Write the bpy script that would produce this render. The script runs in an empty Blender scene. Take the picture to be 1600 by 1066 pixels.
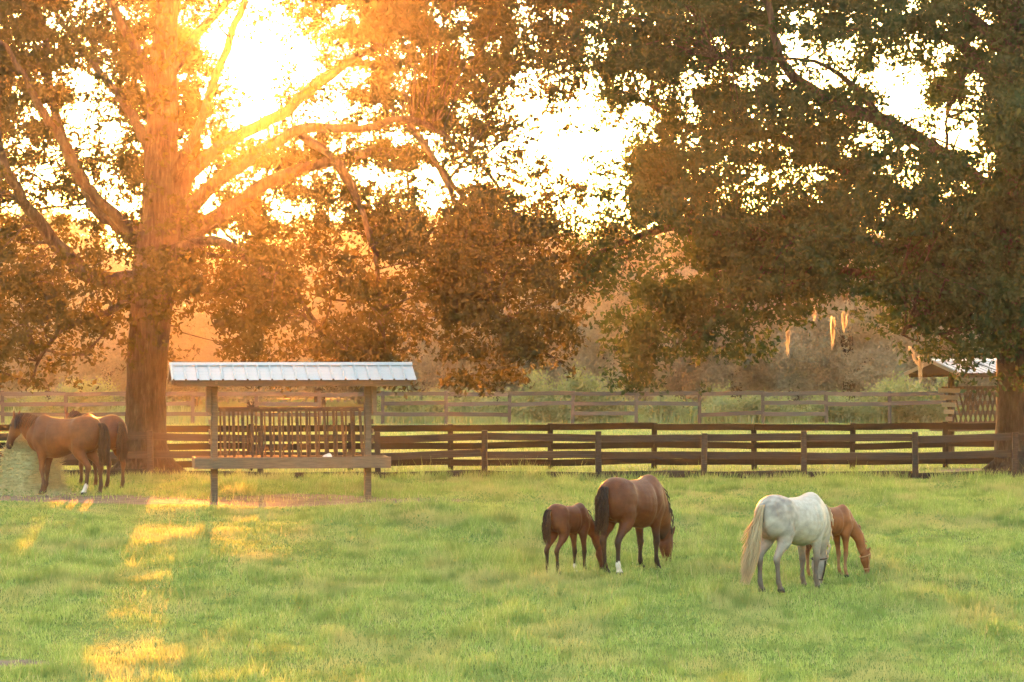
import bpy, bmesh, math, random
import numpy as np
from mathutils import Vector, Matrix, Quaternion

rng = np.random.default_rng(7)
random.seed(7)
sc = bpy.context.scene
COL = sc.collection
R = math.radians

# ------------------------------------------------------------------ camera, sky, sun, exposure
CAM_Z = 3.04
FPX = 5000.0                                   # focal length in pixels of the 1600 px wide photograph
HORIZON = 540.0
cam_d = bpy.data.cameras.new('camera')
cam = bpy.data.objects.new('camera', cam_d)
COL.objects.link(cam)
cam.location = (0, 0, CAM_Z)
cam.rotation_euler = (R(90) + (HORIZON - 533) / FPX, 0, 0)
cam_d.sensor_width = 36.0
cam_d.lens = 36.0 * FPX / 1600.0
cam_d.clip_end = 5000
sc.camera = cam

SUN_DIR = Vector(((405 - 800) / FPX, 1.0, (HORIZON - 108) / FPX)).normalized()   # towards the sun
SUN_EL = math.asin(SUN_DIR.z)
SUN_AZ = math.atan2(SUN_DIR.x, SUN_DIR.y)      # from +Y, clockwise positive

world = bpy.data.worlds.new('World')
sc.world = world
world.use_nodes = True
wn = world.node_tree
for n in list(wn.nodes):
    wn.nodes.remove(n)
w_out = wn.nodes.new('ShaderNodeOutputWorld')
w_bg = wn.nodes.new('ShaderNodeBackground')
sky = wn.nodes.new('ShaderNodeTexSky')
sky.sky_type = 'NISHITA'
sky.sun_disc = False
sky.sun_elevation = SUN_EL
sky.sun_rotation = SUN_AZ
sky.altitude = 0
sky.air_density = 1.0
sky.dust_density = 4.0
sky.ozone_density = 1.0
w_bg.inputs['Strength'].default_value = 0.15
# the visible sun and its aureole, part of the sky
w_tc = wn.nodes.new('ShaderNodeTexCoord')
w_nrm = wn.nodes.new('ShaderNodeVectorMath'); w_nrm.operation = 'NORMALIZE'
w_dot = wn.nodes.new('ShaderNodeVectorMath'); w_dot.operation = 'DOT_PRODUCT'
w_dot.inputs[1].default_value = SUN_DIR
wn.links.new(w_tc.outputs['Generated'], w_nrm.inputs[0])
wn.links.new(w_nrm.outputs[0], w_dot.inputs[0])
def w_lobe(power, gain):
    m = wn.nodes.new('ShaderNodeMath'); m.operation = 'MAXIMUM'; m.inputs[1].default_value = 0.0
    p = wn.nodes.new('ShaderNodeMath'); p.operation = 'POWER'; p.inputs[1].default_value = power
    g = wn.nodes.new('ShaderNodeMath'); g.operation = 'MULTIPLY'; g.inputs[1].default_value = gain
    wn.links.new(w_dot.outputs['Value'], m.inputs[0]); wn.links.new(m.outputs[0], p.inputs[0]); wn.links.new(p.outputs[0], g.inputs[0])
    return g.outputs[0]
w_add = wn.nodes.new('ShaderNodeMath'); w_add.operation = 'ADD'
wn.links.new(w_lobe(9000.0, 60.0), w_add.inputs[0])
wn.links.new(w_lobe(260.0, 3.0), w_add.inputs[1])
w_glow = wn.nodes.new('ShaderNodeVectorMath'); w_glow.operation = 'SCALE'
w_glow.inputs[0].default_value = (1.0, 0.66, 0.26)
wn.links.new(w_add.outputs[0], w_glow.inputs['Scale'])
w_sum = wn.nodes.new('ShaderNodeVectorMath'); w_sum.operation = 'ADD'
wn.links.new(sky.outputs[0], w_sum.inputs[0]); wn.links.new(w_glow.outputs[0], w_sum.inputs[1])
wn.links.new(w_sum.outputs[0], w_bg.inputs['Color'])
wn.links.new(w_bg.outputs[0], w_out.inputs['Surface'])

sun_d = bpy.data.lights.new('sun', 'SUN')
sun_d.energy = 3.3
sun_d.angle = R(0.53)
sun_d.color = (1.0, 0.28, 0.04)
sun = bpy.data.objects.new('sun', sun_d)
COL.objects.link(sun)
sun.location = (-8, 90, 40)
sun.rotation_euler = (-SUN_DIR).to_track_quat('-Z', 'Y').to_euler()

vs = sc.view_settings
vs.view_transform = 'Standard'
vs.look = 'None'
vs.exposure = 3.87
vs.gamma = 1.0
vs.use_curve_mapping = False
vs.use_white_balance = True
vs.white_balance_temperature = 7600
vs.white_balance_tint = 10

sc.render.engine = 'CYCLES'
cy = sc.cycles
cy.use_denoising = True
cy.use_adaptive_sampling = True
cy.adaptive_threshold = 0.02
cy.max_bounces = 5
cy.diffuse_bounces = 2
cy.transmission_bounces = 3
cy.transparent_max_bounces = 4
cy.volume_bounces = 0
cy.sample_clamp_indirect = 6.0
HAZE_DENSITY = 0.000042          # forward-scattering droplets
HAZE_MIST = 0.000095             # soft ground mist
HAZE_G = 0.93

# ------------------------------------------------------------------ helpers
def ground_z(x, y):
    y = np.asarray(y, dtype=float); x = np.asarray(x, dtype=float)
    k = 0.35
    d = 62.0 - y
    ramp = np.log1p(np.exp(np.clip(k * d, -40, 40))) / k       # softplus
    z = -0.055 * ramp
    z = np.maximum(z, -2.2 + 0.02 * y * 0)
    z = z + 0.035 * np.sin(x * 0.55 + 1.3) * np.sin(y * 0.43 + 0.4) + 0.02 * np.sin(x * 1.7 + y * 0.9)
    return z
def gz(x, y):
    return float(ground_z(x, y))
def scale_at(Y):
    return FPX / Y
def at(px, py, Y):
    """The point of the place that stands Y metres away where the photograph shows pixel (px, py)."""
    return Vector(((px - 800) * Y / FPX, Y, CAM_Z + (HORIZON - py) * Y / FPX))
def foot(px, Y):
    x = (px - 800) * Y / FPX
    return Vector((x, Y, gz(x, Y)))

def hash2(ix, iy, seed):
    h = (ix.astype(np.int64) * 374761393 + iy.astype(np.int64) * 668265263 + seed * 974711) & 0x7fffffff
    h = ((h ^ (h >> 13)) * 1274126177) & 0x7fffffff
    return ((h ^ (h >> 16)) & 0xffff) / 65535.0
def vnoise(x, y, seed=0):
    ix = np.floor(x); iy = np.floor(y); fx = x - ix; fy = y - iy
    fx = fx * fx * (3 - 2 * fx); fy = fy * fy * (3 - 2 * fy)
    a = hash2(ix, iy, seed); b = hash2(ix + 1, iy, seed); c = hash2(ix, iy + 1, seed); d = hash2(ix + 1, iy + 1, seed)
    return (a * (1 - fx) + b * fx) * (1 - fy) + (c * (1 - fx) + d * fx) * fy

def tag(o, label=None, cat=None, group=None, kind=None):
    if label: o['label'] = label
    if cat: o['category'] = cat
    if group: o['group'] = group
    if kind: o['kind'] = kind
    return o
def link(name, me, mats=None, parent=None):
    o = bpy.data.objects.new(name, me)
    COL.objects.link(o)
    if mats is not None and me is not None and not me.materials:
        for m in (mats if isinstance(mats, (list, tuple)) else [mats]):
            me.materials.append(m)
    if parent is not None:
        o.parent = parent
    return o
def empty(name, loc, rz=0.0):
    o = bpy.data.objects.new(name, None)
    o.empty_display_size = 0.2
    COL.objects.link(o)
    o.location = loc
    o.rotation_euler = (0, 0, rz)
    return o
def mesh_np(name, verts, faces, smooth=False):
    """Mesh from an (n,3) array and an (m,k) array of equal faces."""
    verts = np.ascontiguousarray(verts, dtype=np.float32); faces = np.ascontiguousarray(faces, dtype=np.int32)
    me = bpy.data.meshes.new(name)
    m, k = faces.shape
    me.vertices.add(len(verts)); me.vertices.foreach_set('co', verts.ravel())
    me.loops.add(m * k); me.loops.foreach_set('vertex_index', faces.ravel())
    me.polygons.add(m)
    me.polygons.foreach_set('loop_start', np.arange(0, m * k, k, dtype=np.int32))
    me.polygons.foreach_set('loop_total', np.full(m, k, dtype=np.int32))
    if smooth:
        me.polygons.foreach_set('use_smooth', np.ones(m, dtype=bool))
    me.update(calc_edges=True)
    return me
def bm_mesh(name, bm, smooth=False):
    me = bpy.data.meshes.new(name)
    bmesh.ops.recalc_face_normals(bm, faces=bm.faces[:])
    bm.to_mesh(me); bm.free()
    if smooth:
        for p in me.polygons: p.use_smooth = True
    return me
def add_box(bm, c, s, rot=None, bevel=0.0):
    M = Matrix.Translation(Vector(c)) @ (rot.to_4x4() if rot is not None else Matrix.Identity(4)) @ Matrix.Diagonal((s[0], s[1], s[2], 1))
    r = bmesh.ops.create_cube(bm, size=1.0, matrix=M)
    if bevel > 0:
        es = list({e for v in r['verts'] for e in v.link_edges})
        bmesh.ops.bevel(bm, geom=es, offset=bevel, segments=1, affect='EDGES', profile=0.5)
def box_mesh(name, s, bevel=0.006, jitter=0.0, cuts=0):
    bm = bmesh.new()
    add_box(bm, (0, 0, 0), s, None, bevel)
    if cuts:
        bmesh.ops.subdivide_edges(bm, edges=[e for e in bm.edges if e.calc_length() > max(s) * 0.6], cuts=cuts)
    if jitter:
        for v in bm.verts:
            v.co += Vector((random.uniform(-1, 1), random.uniform(-1, 1), random.uniform(-1, 1))) * jitter
    return bm_mesh(name, bm)
def board(bm, a, b, w, t, up=Vector((0, 0, 1)), bevel=0.004):
    """A board from a to b, w tall along up, t thick."""
    a = Vector(a); b = Vector(b)
    x = (b - a); L = x.length; x.normalize()
    z = (up - x * up.dot(x)).normalized(); y = z.cross(x)
    rot = Matrix((x, y, z)).transposed()
    add_box(bm, (a + b) / 2, (L, t, w), rot, bevel)
def tube_np(pts, rad, sides=8, jit=0.0):
    """Rings round a polyline; returns verts, quad faces."""
    pts = [Vector(p) for p in pts]; n = len(pts)
    V = []; ref = None
    for i, p in enumerate(pts):
        t = (pts[min(i + 1, n - 1)] - pts[max(i - 1, 0)])
        if t.length < 1e-9: t = Vector((0, 0, 1))
        t.normalize()
        if ref is None:
            ref = t.orthogonal().normalized()
        ref = (ref - t * ref.dot(t))
        if ref.length < 1e-6: ref = t.orthogonal()
        ref.normalize(); bi = t.cross(ref)
        for k in range(sides):
            a = 2 * math.pi * k / sides
            r = rad[i] * (1 + (random.uniform(-jit, jit) if jit else 0))
            V.append(p + (ref * math.cos(a) + bi * math.sin(a)) * r)
    F = []
    for i in range(n - 1):
        for k in range(sides):
            F.append((i * sides + k, i * sides + (k + 1) % sides, (i + 1) * sides + (k + 1) % sides, (i + 1) * sides + k))
    return np.array([v[:] for v in V]), np.array(F)
class Pile:
    """Collects arrays of equal-sided faces into one mesh."""
    def __init__(self): self.v = []; self.f = []; self.n = 0
    def add(self, v, f):
        self.v.append(v); self.f.append(f + self.n); self.n += len(v)
    def mesh(self, name, smooth=False):
        return mesh_np(name, np.concatenate(self.v), np.concatenate(self.f), smooth)
def spline(pts, n):
    """Catmull-Rom through rows of numbers (any width)."""
    P = np.array(pts, dtype=float)
    P = np.vstack([2 * P[0] - P[1], P, 2 * P[-1] - P[-2]])
    m = len(pts) - 1
    out = []
    for u in np.linspace(0, m - 1e-6, n):
        i = int(u); t = u - i
        p0, p1, p2, p3 = P[i], P[i + 1], P[i + 2], P[i + 3]
        out.append(0.5 * ((2 * p1) + (-p0 + p2) * t + (2 * p0 - 5 * p1 + 4 * p2 - p3) * t * t + (-p0 + 3 * p1 - 3 * p2 + p3) * t ** 3))
    return np.array(out)

# ------------------------------------------------------------------ materials
def new_mat(name):
    m = bpy.data.materials.new(name)
    m.use_nodes = True
    nt = m.node_tree
    for n in list(nt.nodes): nt.nodes.remove(n)
    out = nt.nodes.new('ShaderNodeOutputMaterial')
    return m, nt, out
def nd(nt, typ, **kw):
    n = nt.nodes.new(typ)
    for k, v in kw.items(): setattr(n, k, v)
    return n
def ramp(nt, fac, stops):
    r = nt.nodes.new('ShaderNodeValToRGB')
    el = r.color_ramp.elements
    while len(el) < len(stops): el.new(0.5)
    for e, (p, c) in zip(el, stops):
        e.position = p; e.color = (*c, 1)
    nt.links.new(fac, r.inputs['Fac'])
    return r.outputs['Color']
def noise(nt, vec, scale, detail=4, rough=0.6):
    n = nt.nodes.new('ShaderNodeTexNoise')
    n.inputs['Scale'].default_value = scale; n.inputs['Detail'].default_value = detail; n.inputs['Roughness'].default_value = rough
    if vec is not None: nt.links.new(vec, n.inputs['Vector'])
    return n.outputs['Fac']
def mix(nt, fac, a, b, mode='MIX'):
    m = nt.nodes.new('ShaderNodeMix'); m.data_type = 'RGBA'; m.blend_type = mode
    for sock, v in ((m.inputs[0], fac), (m.inputs[6], a), (m.inputs[7], b)):
        if isinstance(v, bpy.types.NodeSocket): nt.links.new(v, sock)
        elif isinstance(v, (int, float)): sock.default_value = v
        else: sock.default_value = (*v, 1)
    return m.outputs[2]
def mapped(nt, scale=(1, 1, 1), kind='Object'):
    tc = nt.nodes.new('ShaderNodeTexCoord'); mp = nt.nodes.new('ShaderNodeMapping')
    mp.inputs['Scale'].default_value = scale
    nt.links.new(tc.outputs[kind], mp.inputs['Vector'])
    return mp.outputs['Vector']
def world_pos(nt, scale=(1, 1, 1)):
    g = nt.nodes.new('ShaderNodeNewGeometry'); mp = nt.nodes.new('ShaderNodeMapping')
    mp.inputs['Scale'].default_value = scale
    nt.links.new(g.outputs['Position'], mp.inputs['Vector'])
    return mp.outputs['Vector']
def bump(nt, h, strength=0.3, dist=0.02):
    b = nt.nodes.new('ShaderNodeBump'); b.inputs['Strength'].default_value = strength; b.inputs['Distance'].default_value = dist
    nt.links.new(h, b.inputs['Height'])
    return b.outputs['Normal']
def surf(nt, out, color, rough=0.8, normal=None, spec=0.3, metal=0.0, sheen=0.0):
    p = nt.nodes.new('ShaderNodeBsdfPrincipled')
    if isinstance(color, bpy.types.NodeSocket): nt.links.new(color, p.inputs['Base Color'])
    else: p.inputs['Base Color'].default_value = (*color, 1)
    p.inputs['Roughness'].default_value = rough
    p.inputs['Specular IOR Level'].default_value = spec
    p.inputs['Metallic'].default_value = metal
    p.inputs['Sheen Weight'].default_value = sheen
    if normal is not None: nt.links.new(normal, p.inputs['Normal'])
    nt.links.new(p.outputs[0], out.inputs['Surface'])
    return p

def wood_mat(name, dark, mid, pale, grain=(2, 30, 30), per_object=True):
    m, nt, out = new_mat(name)
    v = mapped(nt, grain)
    f = noise(nt, v, 1.6, 6, 0.65)
    c = ramp(nt, f, [(0.25, dark), (0.5, mid), (0.78, pale)])
    w = noise(nt, world_pos(nt), 1.1, 3)
    oi = nd(nt, 'ShaderNodeObjectInfo')
    hs = nd(nt, 'ShaderNodeHueSaturation')
    nt.links.new(c, hs.inputs['Color'])
    mr = nd(nt, 'ShaderNodeMapRange'); mr.inputs[3].default_value = 0.65; mr.inputs[4].default_value = 1.35
    nt.links.new(oi.outputs['Random'], mr.inputs[0]); nt.links.new(mr.outputs[0], hs.inputs['Value'])
    c2 = mix(nt, w, hs.outputs[0], mix(nt, 0.35, hs.outputs[0], pale), 'MIX')
    surf(nt, out, c2, 0.85, bump(nt, f, 0.5, 0.006), 0.25)
    return m
M_fence = wood_mat('weathered_fence_wood', (0.010, 0.007, 0.005), (0.021, 0.014, 0.011), (0.075, 0.060, 0.050))
M_fence_dark = wood_mat('dark_stained_fence_wood', (0.007, 0.004, 0.003), (0.013, 0.008, 0.005), (0.032, 0.021, 0.015))
M_fence_far = wood_mat('haze_paled_fence_wood', (0.05, 0.04, 0.033), (0.075, 0.06, 0.05), (0.11, 0.092, 0.078))  # weathered grey made paler: the haze fade is put into the colour
M_feeder = wood_mat('feeder_timber', (0.05, 0.034, 0.022), (0.115, 0.082, 0.054), (0.20, 0.15, 0.10))
M_pale = wood_mat('pale_feeder_timber', (0.2, 0.15, 0.1), (0.32, 0.25, 0.18), (0.45, 0.36, 0.27))
M_slat = wood_mat('feeder_slat_timber', (0.034, 0.02, 0.012), (0.065, 0.038, 0.022), (0.12, 0.075, 0.045))

def metal_mat():
    m, nt, out = new_mat('galvanised_roof_metal')
    f = noise(nt, mapped(nt, (1, 6, 1)), 3.0, 5)
    c = ramp(nt, f, [(0.28, (0.36, 0.38, 0.39)), (0.55, (0.46, 0.48, 0.49)), (0.72, (0.43, 0.43, 0.42)), (0.85, (0.30, 0.25, 0.2))])
    surf(nt, out, c, 0.42, None, 0.5, 0.35)
    return m
M_metal = metal_mat()

def bark_mat():
    m, nt, out = new_mat('oak_bark')
    f = noise(nt, world_pos(nt, (1, 1, 0.18)), 14.0, 6, 0.7)
    g = noise(nt, world_pos(nt), 1.3, 3)
    c = ramp(nt, f, [(0.3, (0.014, 0.010, 0.008)), (0.52, (0.038, 0.028, 0.021)), (0.75, (0.095, 0.08, 0.064))])
    c = mix(nt, ramp(nt, g, [(0.45, (0, 0, 0)), (0.7, (0.4, 0.4, 0.4))]), c, (0.10, 0.092, 0.072))
    surf(nt, out, c, 0.95, bump(nt, f, 1.0, 0.05), 0.1)
    return m
M_bark = bark_mat()

def leaf_mat(name, a, b, c, trans, tw=0.45, gloss=0.08):
    m, nt, out = new_mat(name)
    g = nd(nt, 'ShaderNodeNewGeometry')
    col = ramp(nt, g.outputs['Random Per Island'], [(0.0, a), (0.5, b), (1.0, c)])
    big = noise(nt, world_pos(nt), 0.55, 3)
    col = mix(nt, 0.4, col, ramp(nt, big, [(0.35, a), (0.65, c)]))
    d = nd(nt, 'ShaderNodeBsdfDiffuse'); nt.links.new(col, d.inputs['Color'])
    t = nd(nt, 'ShaderNodeBsdfTranslucent')
    tc = mix(nt, 0.5, col, trans)
    nt.links.new(tc, t.inputs['Color'])
    mx = nd(nt, 'ShaderNodeMixShader'); mx.inputs[0].default_value = tw
    nt.links.new(d.outputs[0], mx.inputs[1]); nt.links.new(t.outputs[0], mx.inputs[2])
    gl = nd(nt, 'ShaderNodeBsdfGlossy'); gl.inputs['Roughness'].default_value = 0.45
    gl.inputs['Color'].default_value = (0.8, 0.8, 0.8, 1)
    m2 = nd(nt, 'ShaderNodeMixShader'); m2.inputs[0].default_value = gloss
    nt.links.new(mx.outputs[0], m2.inputs[1]); nt.links.new(gl.outputs[0], m2.inputs[2])
    nt.links.new(m2.outputs[0], out.inputs['Surface'])
    return m
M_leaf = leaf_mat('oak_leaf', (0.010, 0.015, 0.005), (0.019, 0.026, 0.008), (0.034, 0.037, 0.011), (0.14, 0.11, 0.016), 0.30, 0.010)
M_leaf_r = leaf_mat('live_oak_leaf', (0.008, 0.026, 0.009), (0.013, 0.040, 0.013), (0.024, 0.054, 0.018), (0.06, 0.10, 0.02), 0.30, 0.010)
M_leaf_bg = leaf_mat('haze_paled_woodland_leaf', (0.17, 0.182, 0.135), (0.19, 0.205, 0.15), (0.21, 0.225, 0.165), (0.22, 0.21, 0.15), 0.06, 0.0)  # pale grey-green foliage, distance haze painted into the leaf colour
M_weed = leaf_mat('weed_leaf', (0.07, 0.12, 0.03), (0.12, 0.19, 0.05), (0.2, 0.24, 0.08), (0.35, 0.42, 0.1))

M_herb = leaf_mat('meadow_herb', (0.10, 0.18, 0.05), (0.15, 0.25, 0.08), (0.2, 0.29, 0.1), (0.3, 0.36, 0.12), 0.28, 0.0)
M_dry = leaf_mat('dry_grass_stalk', (0.22, 0.2, 0.08), (0.34, 0.3, 0.14), (0.45, 0.38, 0.2), (0.5, 0.42, 0.2), 0.45, 0.02)

def grass_mat():
    m, nt, out = new_mat('meadow_grass')
    g = nd(nt, 'ShaderNodeNewGeometry')
    fine = ramp(nt, g.outputs['Random Per Island'], [(0.0, (0.14, 0.225, 0.058)), (0.5, (0.26, 0.385, 0.11)), (0.86, (0.37, 0.465, 0.16)), (1.0, (0.50, 0.46, 0.26))])
    big = noise(nt, world_pos(nt, (0.8, 0.35, 0)), 0.9, 4)
    col = mix(nt, ramp(nt, big, [(0.48, (0, 0, 0)), (0.62, (0.85, 0.85, 0.85))]), fine, (0.40, 0.37, 0.17))
    big2 = noise(nt, world_pos(nt, (1, 0.5, 0)), 1.7, 3)
    col = mix(nt, ramp(nt, big2, [(0.48, (0, 0, 0)), (0.64, (0.75, 0.75, 0.75))]), col, (0.095, 0.185, 0.055))
    d = nd(nt, 'ShaderNodeBsdfDiffuse'); nt.links.new(col, d.inputs['Color'])
    t = nd(nt, 'ShaderNodeBsdfTranslucent')
    nt.links.new(mix(nt, 0.35, col, (0.5, 0.54, 0.12)), t.inputs['Color'])
    mx = nd(nt, 'ShaderNodeMixShader'); mx.inputs[0].default_value = 0.42
    nt.links.new(d.outputs[0], mx.inputs[1]); nt.links.new(t.outputs[0], mx.inputs[2])
    nt.links.new(mx.outputs[0], out.inputs['Surface'])
    return m
M_grass = grass_mat()

def ground_mat():
    m, nt, out = new_mat('meadow_ground')
    p = world_pos(nt)
    big = noise(nt, p, 0.35, 5); mid = noise(nt, p, 2.5, 5)
    green = ramp(nt, mid, [(0.3, (0.07, 0.115, 0.022)), (0.6, (0.13, 0.185, 0.038)), (0.8, (0.19, 0.20, 0.055))])
    col = mix(nt, ramp(nt, big, [(0.5, (0, 0, 0)), (0.7, (0.6, 0.6, 0.6))]), green, (0.19, 0.17, 0.06))
    at_ = nd(nt, 'ShaderNodeAttribute'); at_.attribute_name = 'soil'
    soil = ramp(nt, mid, [(0.3, (0.085, 0.062, 0.048)), (0.7, (0.19, 0.145, 0.11))])
    edge = nd(nt, 'ShaderNodeMath'); edge.operation = 'ADD'
    mm = nd(nt, 'ShaderNodeMath'); mm.operation = 'MULTIPLY_ADD'; mm.inputs[1].default_value = 0.8; mm.inputs[2].default_value = -0.4
    nt.links.new(mid, mm.inputs[0]); nt.links.new(mm.outputs[0], edge.inputs[0]); nt.links.new(at_.outputs['Fac'], edge.inputs[1])
    col = mix(nt, ramp(nt, edge.outputs[0], [(0.35, (0, 0, 0)), (0.65, (1, 1, 1))]), col, soil)
    surf(nt, out, col, 0.95, bump(nt, mid, 0.8, 0.05), 0.1)
    return m
M_ground = ground_mat()

def hay_mat():
    m, nt, out = new_mat('hay')
    f = noise(nt, mapped(nt, (1, 1, 4)), 9.0, 6, 0.7)
    c = ramp(nt, f, [(0.25, (0.22, 0.215, 0.10)), (0.5, (0.42, 0.42, 0.22)), (0.8, (0.60, 0.57, 0.34))])
    surf(nt, out, c, 0.95, bump(nt, f, 1.0, 0.04), 0.1)
    return m
M_hay = hay_mat()
def plain(name, col, rough=0.8, spec=0.2, var=0.35, scale=12.0, bmp=0.3):
    m, nt, out = new_mat(name)
    f = noise(nt, mapped(nt), scale, 4)
    c = ramp(nt, f, [(0.3, tuple(v * (1 - var) for v in col)), (0.7, tuple(min(1, v * (1 + var)) for v in col))])
    surf(nt, out, c, rough, bump(nt, f, bmp, 0.01), spec)
    return m
M_salt = plain('salt_lick', (0.62, 0.57, 0.52), 0.7)
M_strap = plain('halter_strap', (0.035, 0.028, 0.024), 0.6)
M_strap_tan = plain('tan_halter_strap', (0.36, 0.19, 0.09), 0.6)
def hair_mat(name, a, b, tw=0.3):
    m, nt, out = new_mat(name)
    g = nd(nt, 'ShaderNodeNewGeometry')
    col = ramp(nt, g.outputs['Random Per Island'], [(0.0, a), (1.0, b)])
    p = nd(nt, 'ShaderNodeBsdfPrincipled'); nt.links.new(col, p.inputs['Base Color']); p.inputs['Roughness'].default_value = 0.55
    p.inputs['Specular IOR Level'].default_value = 0.3
    t = nd(nt, 'ShaderNodeBsdfTranslucent'); nt.links.new(col, t.inputs['Color'])
    mx = nd(nt, 'ShaderNodeMixShader'); mx.inputs[0].default_value = tw
    nt.links.new(p.outputs[0], mx.inputs[1]); nt.links.new(t.outputs[0], mx.inputs[2])
    nt.links.new(mx.outputs[0], out.inputs['Surface'])
    return m
M_moss = hair_mat('spanish_moss', (0.30, 0.26, 0.19), (0.46, 0.40, 0.30), 0.7)
def coat_mat(name):
    m, nt, out = new_mat(name)
    a = nd(nt, 'ShaderNodeAttribute'); a.attribute_name = 'coat'
    f = noise(nt, mapped(nt, (3, 3, 3)), 2.2, 4)
    hs = nd(nt, 'ShaderNodeHueSaturation'); nt.links.new(a.outputs['Color'], hs.inputs['Color'])
    mr = nd(nt, 'ShaderNodeMapRange'); mr.inputs[1].default_value = 0.25; mr.inputs[2].default_value = 0.75; mr.inputs[3].default_value = 0.66; mr.inputs[4].default_value = 1.25
    nt.links.new(f, mr.inputs[0]); nt.links.new(mr.outputs[0], hs.inputs['Value'])
    fine = noise(nt, mapped(nt, (40, 40, 12)), 3.0, 3)
    surf(nt, out, hs.outputs[0], 0.55, bump(nt, fine, 0.3, 0.006), 0.18, 0.0, 0.0)
    return m
M_coat = coat_mat('horse_coat')

# ------------------------------------------------------------------ ground
def soil_mask(x, y):
    """Bare trodden earth by the feeder and the hay."""
    n = vnoise(x * 0.7, y * 1.3, 3) - 0.5
    line = 64.4 + 0.5 * np.sin(x * 0.4) + n * 1.2
    a = np.exp(-((y - line) / 1.0) ** 2) * np.clip((0.0 - x) / 2.0, 0, 1)
    a = np.maximum(a, 0.9 * np.exp(-(((x + 10.3) / 2.2) ** 2 + ((y - 66.2) / 1.6) ** 2)))
    a = np.maximum(a, 0.9 * np.exp(-(((x + 4.4) / 2.4) ** 2 + ((y - 64.9) / 1.0) ** 2)))
    a = np.maximum(a, 0.9 * np.exp(-(((x + 8.6) / 2.2) ** 2 + ((y - 75.6) / 1.5) ** 2)))      # under the left oak
    a = np.maximum(a, np.exp(-(((x - 12.0) / 2.4) ** 2 + ((y - 77.2) / 1.3) ** 2)))           # under the right oak
    a = np.maximum(a, np.exp(-(((x + 6.6) / 0.8) ** 2 + ((y - 41.6) / 0.35) ** 2)))           # bare scrape in the foreground
    return np.clip(a, 0, 1)
def make_ground():
    ys = np.unique(np.concatenate([np.linspace(-60, 36, 30), np.linspace(36, 80, 111), np.linspace(80, 130, 50), np.linspace(130, 260, 30), np.geomspace(260, 2600, 20)]))
    xs = np.unique(np.concatenate([-np.geomspace(18, 1500, 22), np.linspace(-18, 18, 91), np.geomspace(18, 1500, 22)]))
    X, Y = np.meshgrid(xs, ys)
    Z = ground_z(X, Y)
    V = np.stack([X, Y, Z], -1).reshape(-1, 3)
    nx, ny = len(xs), len(ys)
    i = np.arange(nx - 1); j = np.arange(ny - 1)
    I, J = np.meshgrid(i, j)
    a = (J * nx + I).ravel()
    F = np.stack([a, a + 1, a + 1 + nx, a + nx], -1)
    me = mesh_np('ground', V, F, True)
    at_ = me.attributes.new('soil', 'FLOAT', 'POINT')
    at_.data.foreach_set('value', soil_mask(V[:, 0], V[:, 1]).astype(np.float32))
    o = link('ground', me, M_ground)
    tag(o, 'green grazing pasture with bare trodden earth by the feeder', 'pasture', kind='structure')
make_ground()

def blades(x, y, h, w, lean):
    n = len(x)
    z = ground_z(x, y) - 0.01
    a = rng.uniform(0, 2 * np.pi, n)
    dx, dy = np.cos(a) * w / 2, np.sin(a) * w / 2
    b = rng.uniform(0, 2 * np.pi, n)
    lx, ly = np.cos(b) * lean * h, np.sin(b) * lean * h
    V = np.empty((n, 3, 3))
    V[:, 0] = np.stack([x - dx, y - dy, z], -1)
    V[:, 1] = np.stack([x + dx, y + dy, z], -1)
    V[:, 2] = np.stack([x + lx, y + ly, z + h], -1)
    return V.reshape(-1, 3), np.arange(3 * n).reshape(n, 3)
def scatter(n, y0, y1, half=0.165, pad=1.6):
    """Even scatter over the wedge of ground in view and a bit to its sides."""
    Y = np.sqrt(rng.uniform(y0 ** 2, y1 ** 2, n))
    X = rng.uniform(-1, 1, n) * (half * Y + pad)
    return X, Y
def make_grass():
    P = Pile()
    X, Y = scatter(660000, 37.5, 73.5)
    n1 = vnoise(X * 0.9, Y * 0.5, 11); n2 = vnoise(X * 3.1, Y * 2.0, 12); n3 = vnoise(X * 0.35, Y * 0.22, 13)
    keep = rng.uniform(0, 1, len(X)) > np.clip(soil_mask(X, Y) * 1.5 + (n2 - 0.5) * 0.5, 0, 0.965)
    X, Y, n1, n2, n3 = X[keep], Y[keep], n1[keep], n2[keep], n3[keep]
    h = (0.025 + 0.17 * n1 * n2 + 0.04 * n3) * rng.uniform(0.55, 1.35, len(X))
    # longer ungrazed strip along the front fence
    strip = 1.3 * np.exp(-((Y - 72.3) / 0.5) ** 2) + 0.7 * np.exp(-((Y - 67.6) / 0.9) ** 2) * (X > -6)
    h = h + strip * rng.uniform(0.0, 0.16, len(X)) * (n2 > 0.3)
    h *= 1 - 0.6 * np.exp(-((Y - 63.2) / 1.2) ** 2) * (X < 1)
    tuft = (n2 > 0.74) & (n1 > 0.45)
    h[tuft] *= rng.uniform(1.0, 1.9, tuft.sum())
    P.add(*blades(X, Y, h, rng.uniform(0.010, 0.021, len(X)), rng.uniform(0.1, 0.75, len(X))))
    X, Y = scatter(110000, 73.5, 122)
    keep = rng.uniform(0, 1, len(X)) > np.clip(soil_mask(X, Y) * 1.5, 0, 0.97)
    X, Y = X[keep], Y[keep]
    h = (0.06 + 0.08 * vnoise(X * 0.6, Y * 0.4, 14)) * rng.uniform(0.5, 1.4, len(X))
    P.add(*blades(X, Y, h, rng.uniform(0.014, 0.03, len(X)), rng.uniform(0.1, 0.7, len(X))))
    o = link('grass', P.mesh('grass'), M_grass)
    tag(o, 'long green meadow grass covering the pasture', 'grass', kind='stuff')
make_grass()
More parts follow.
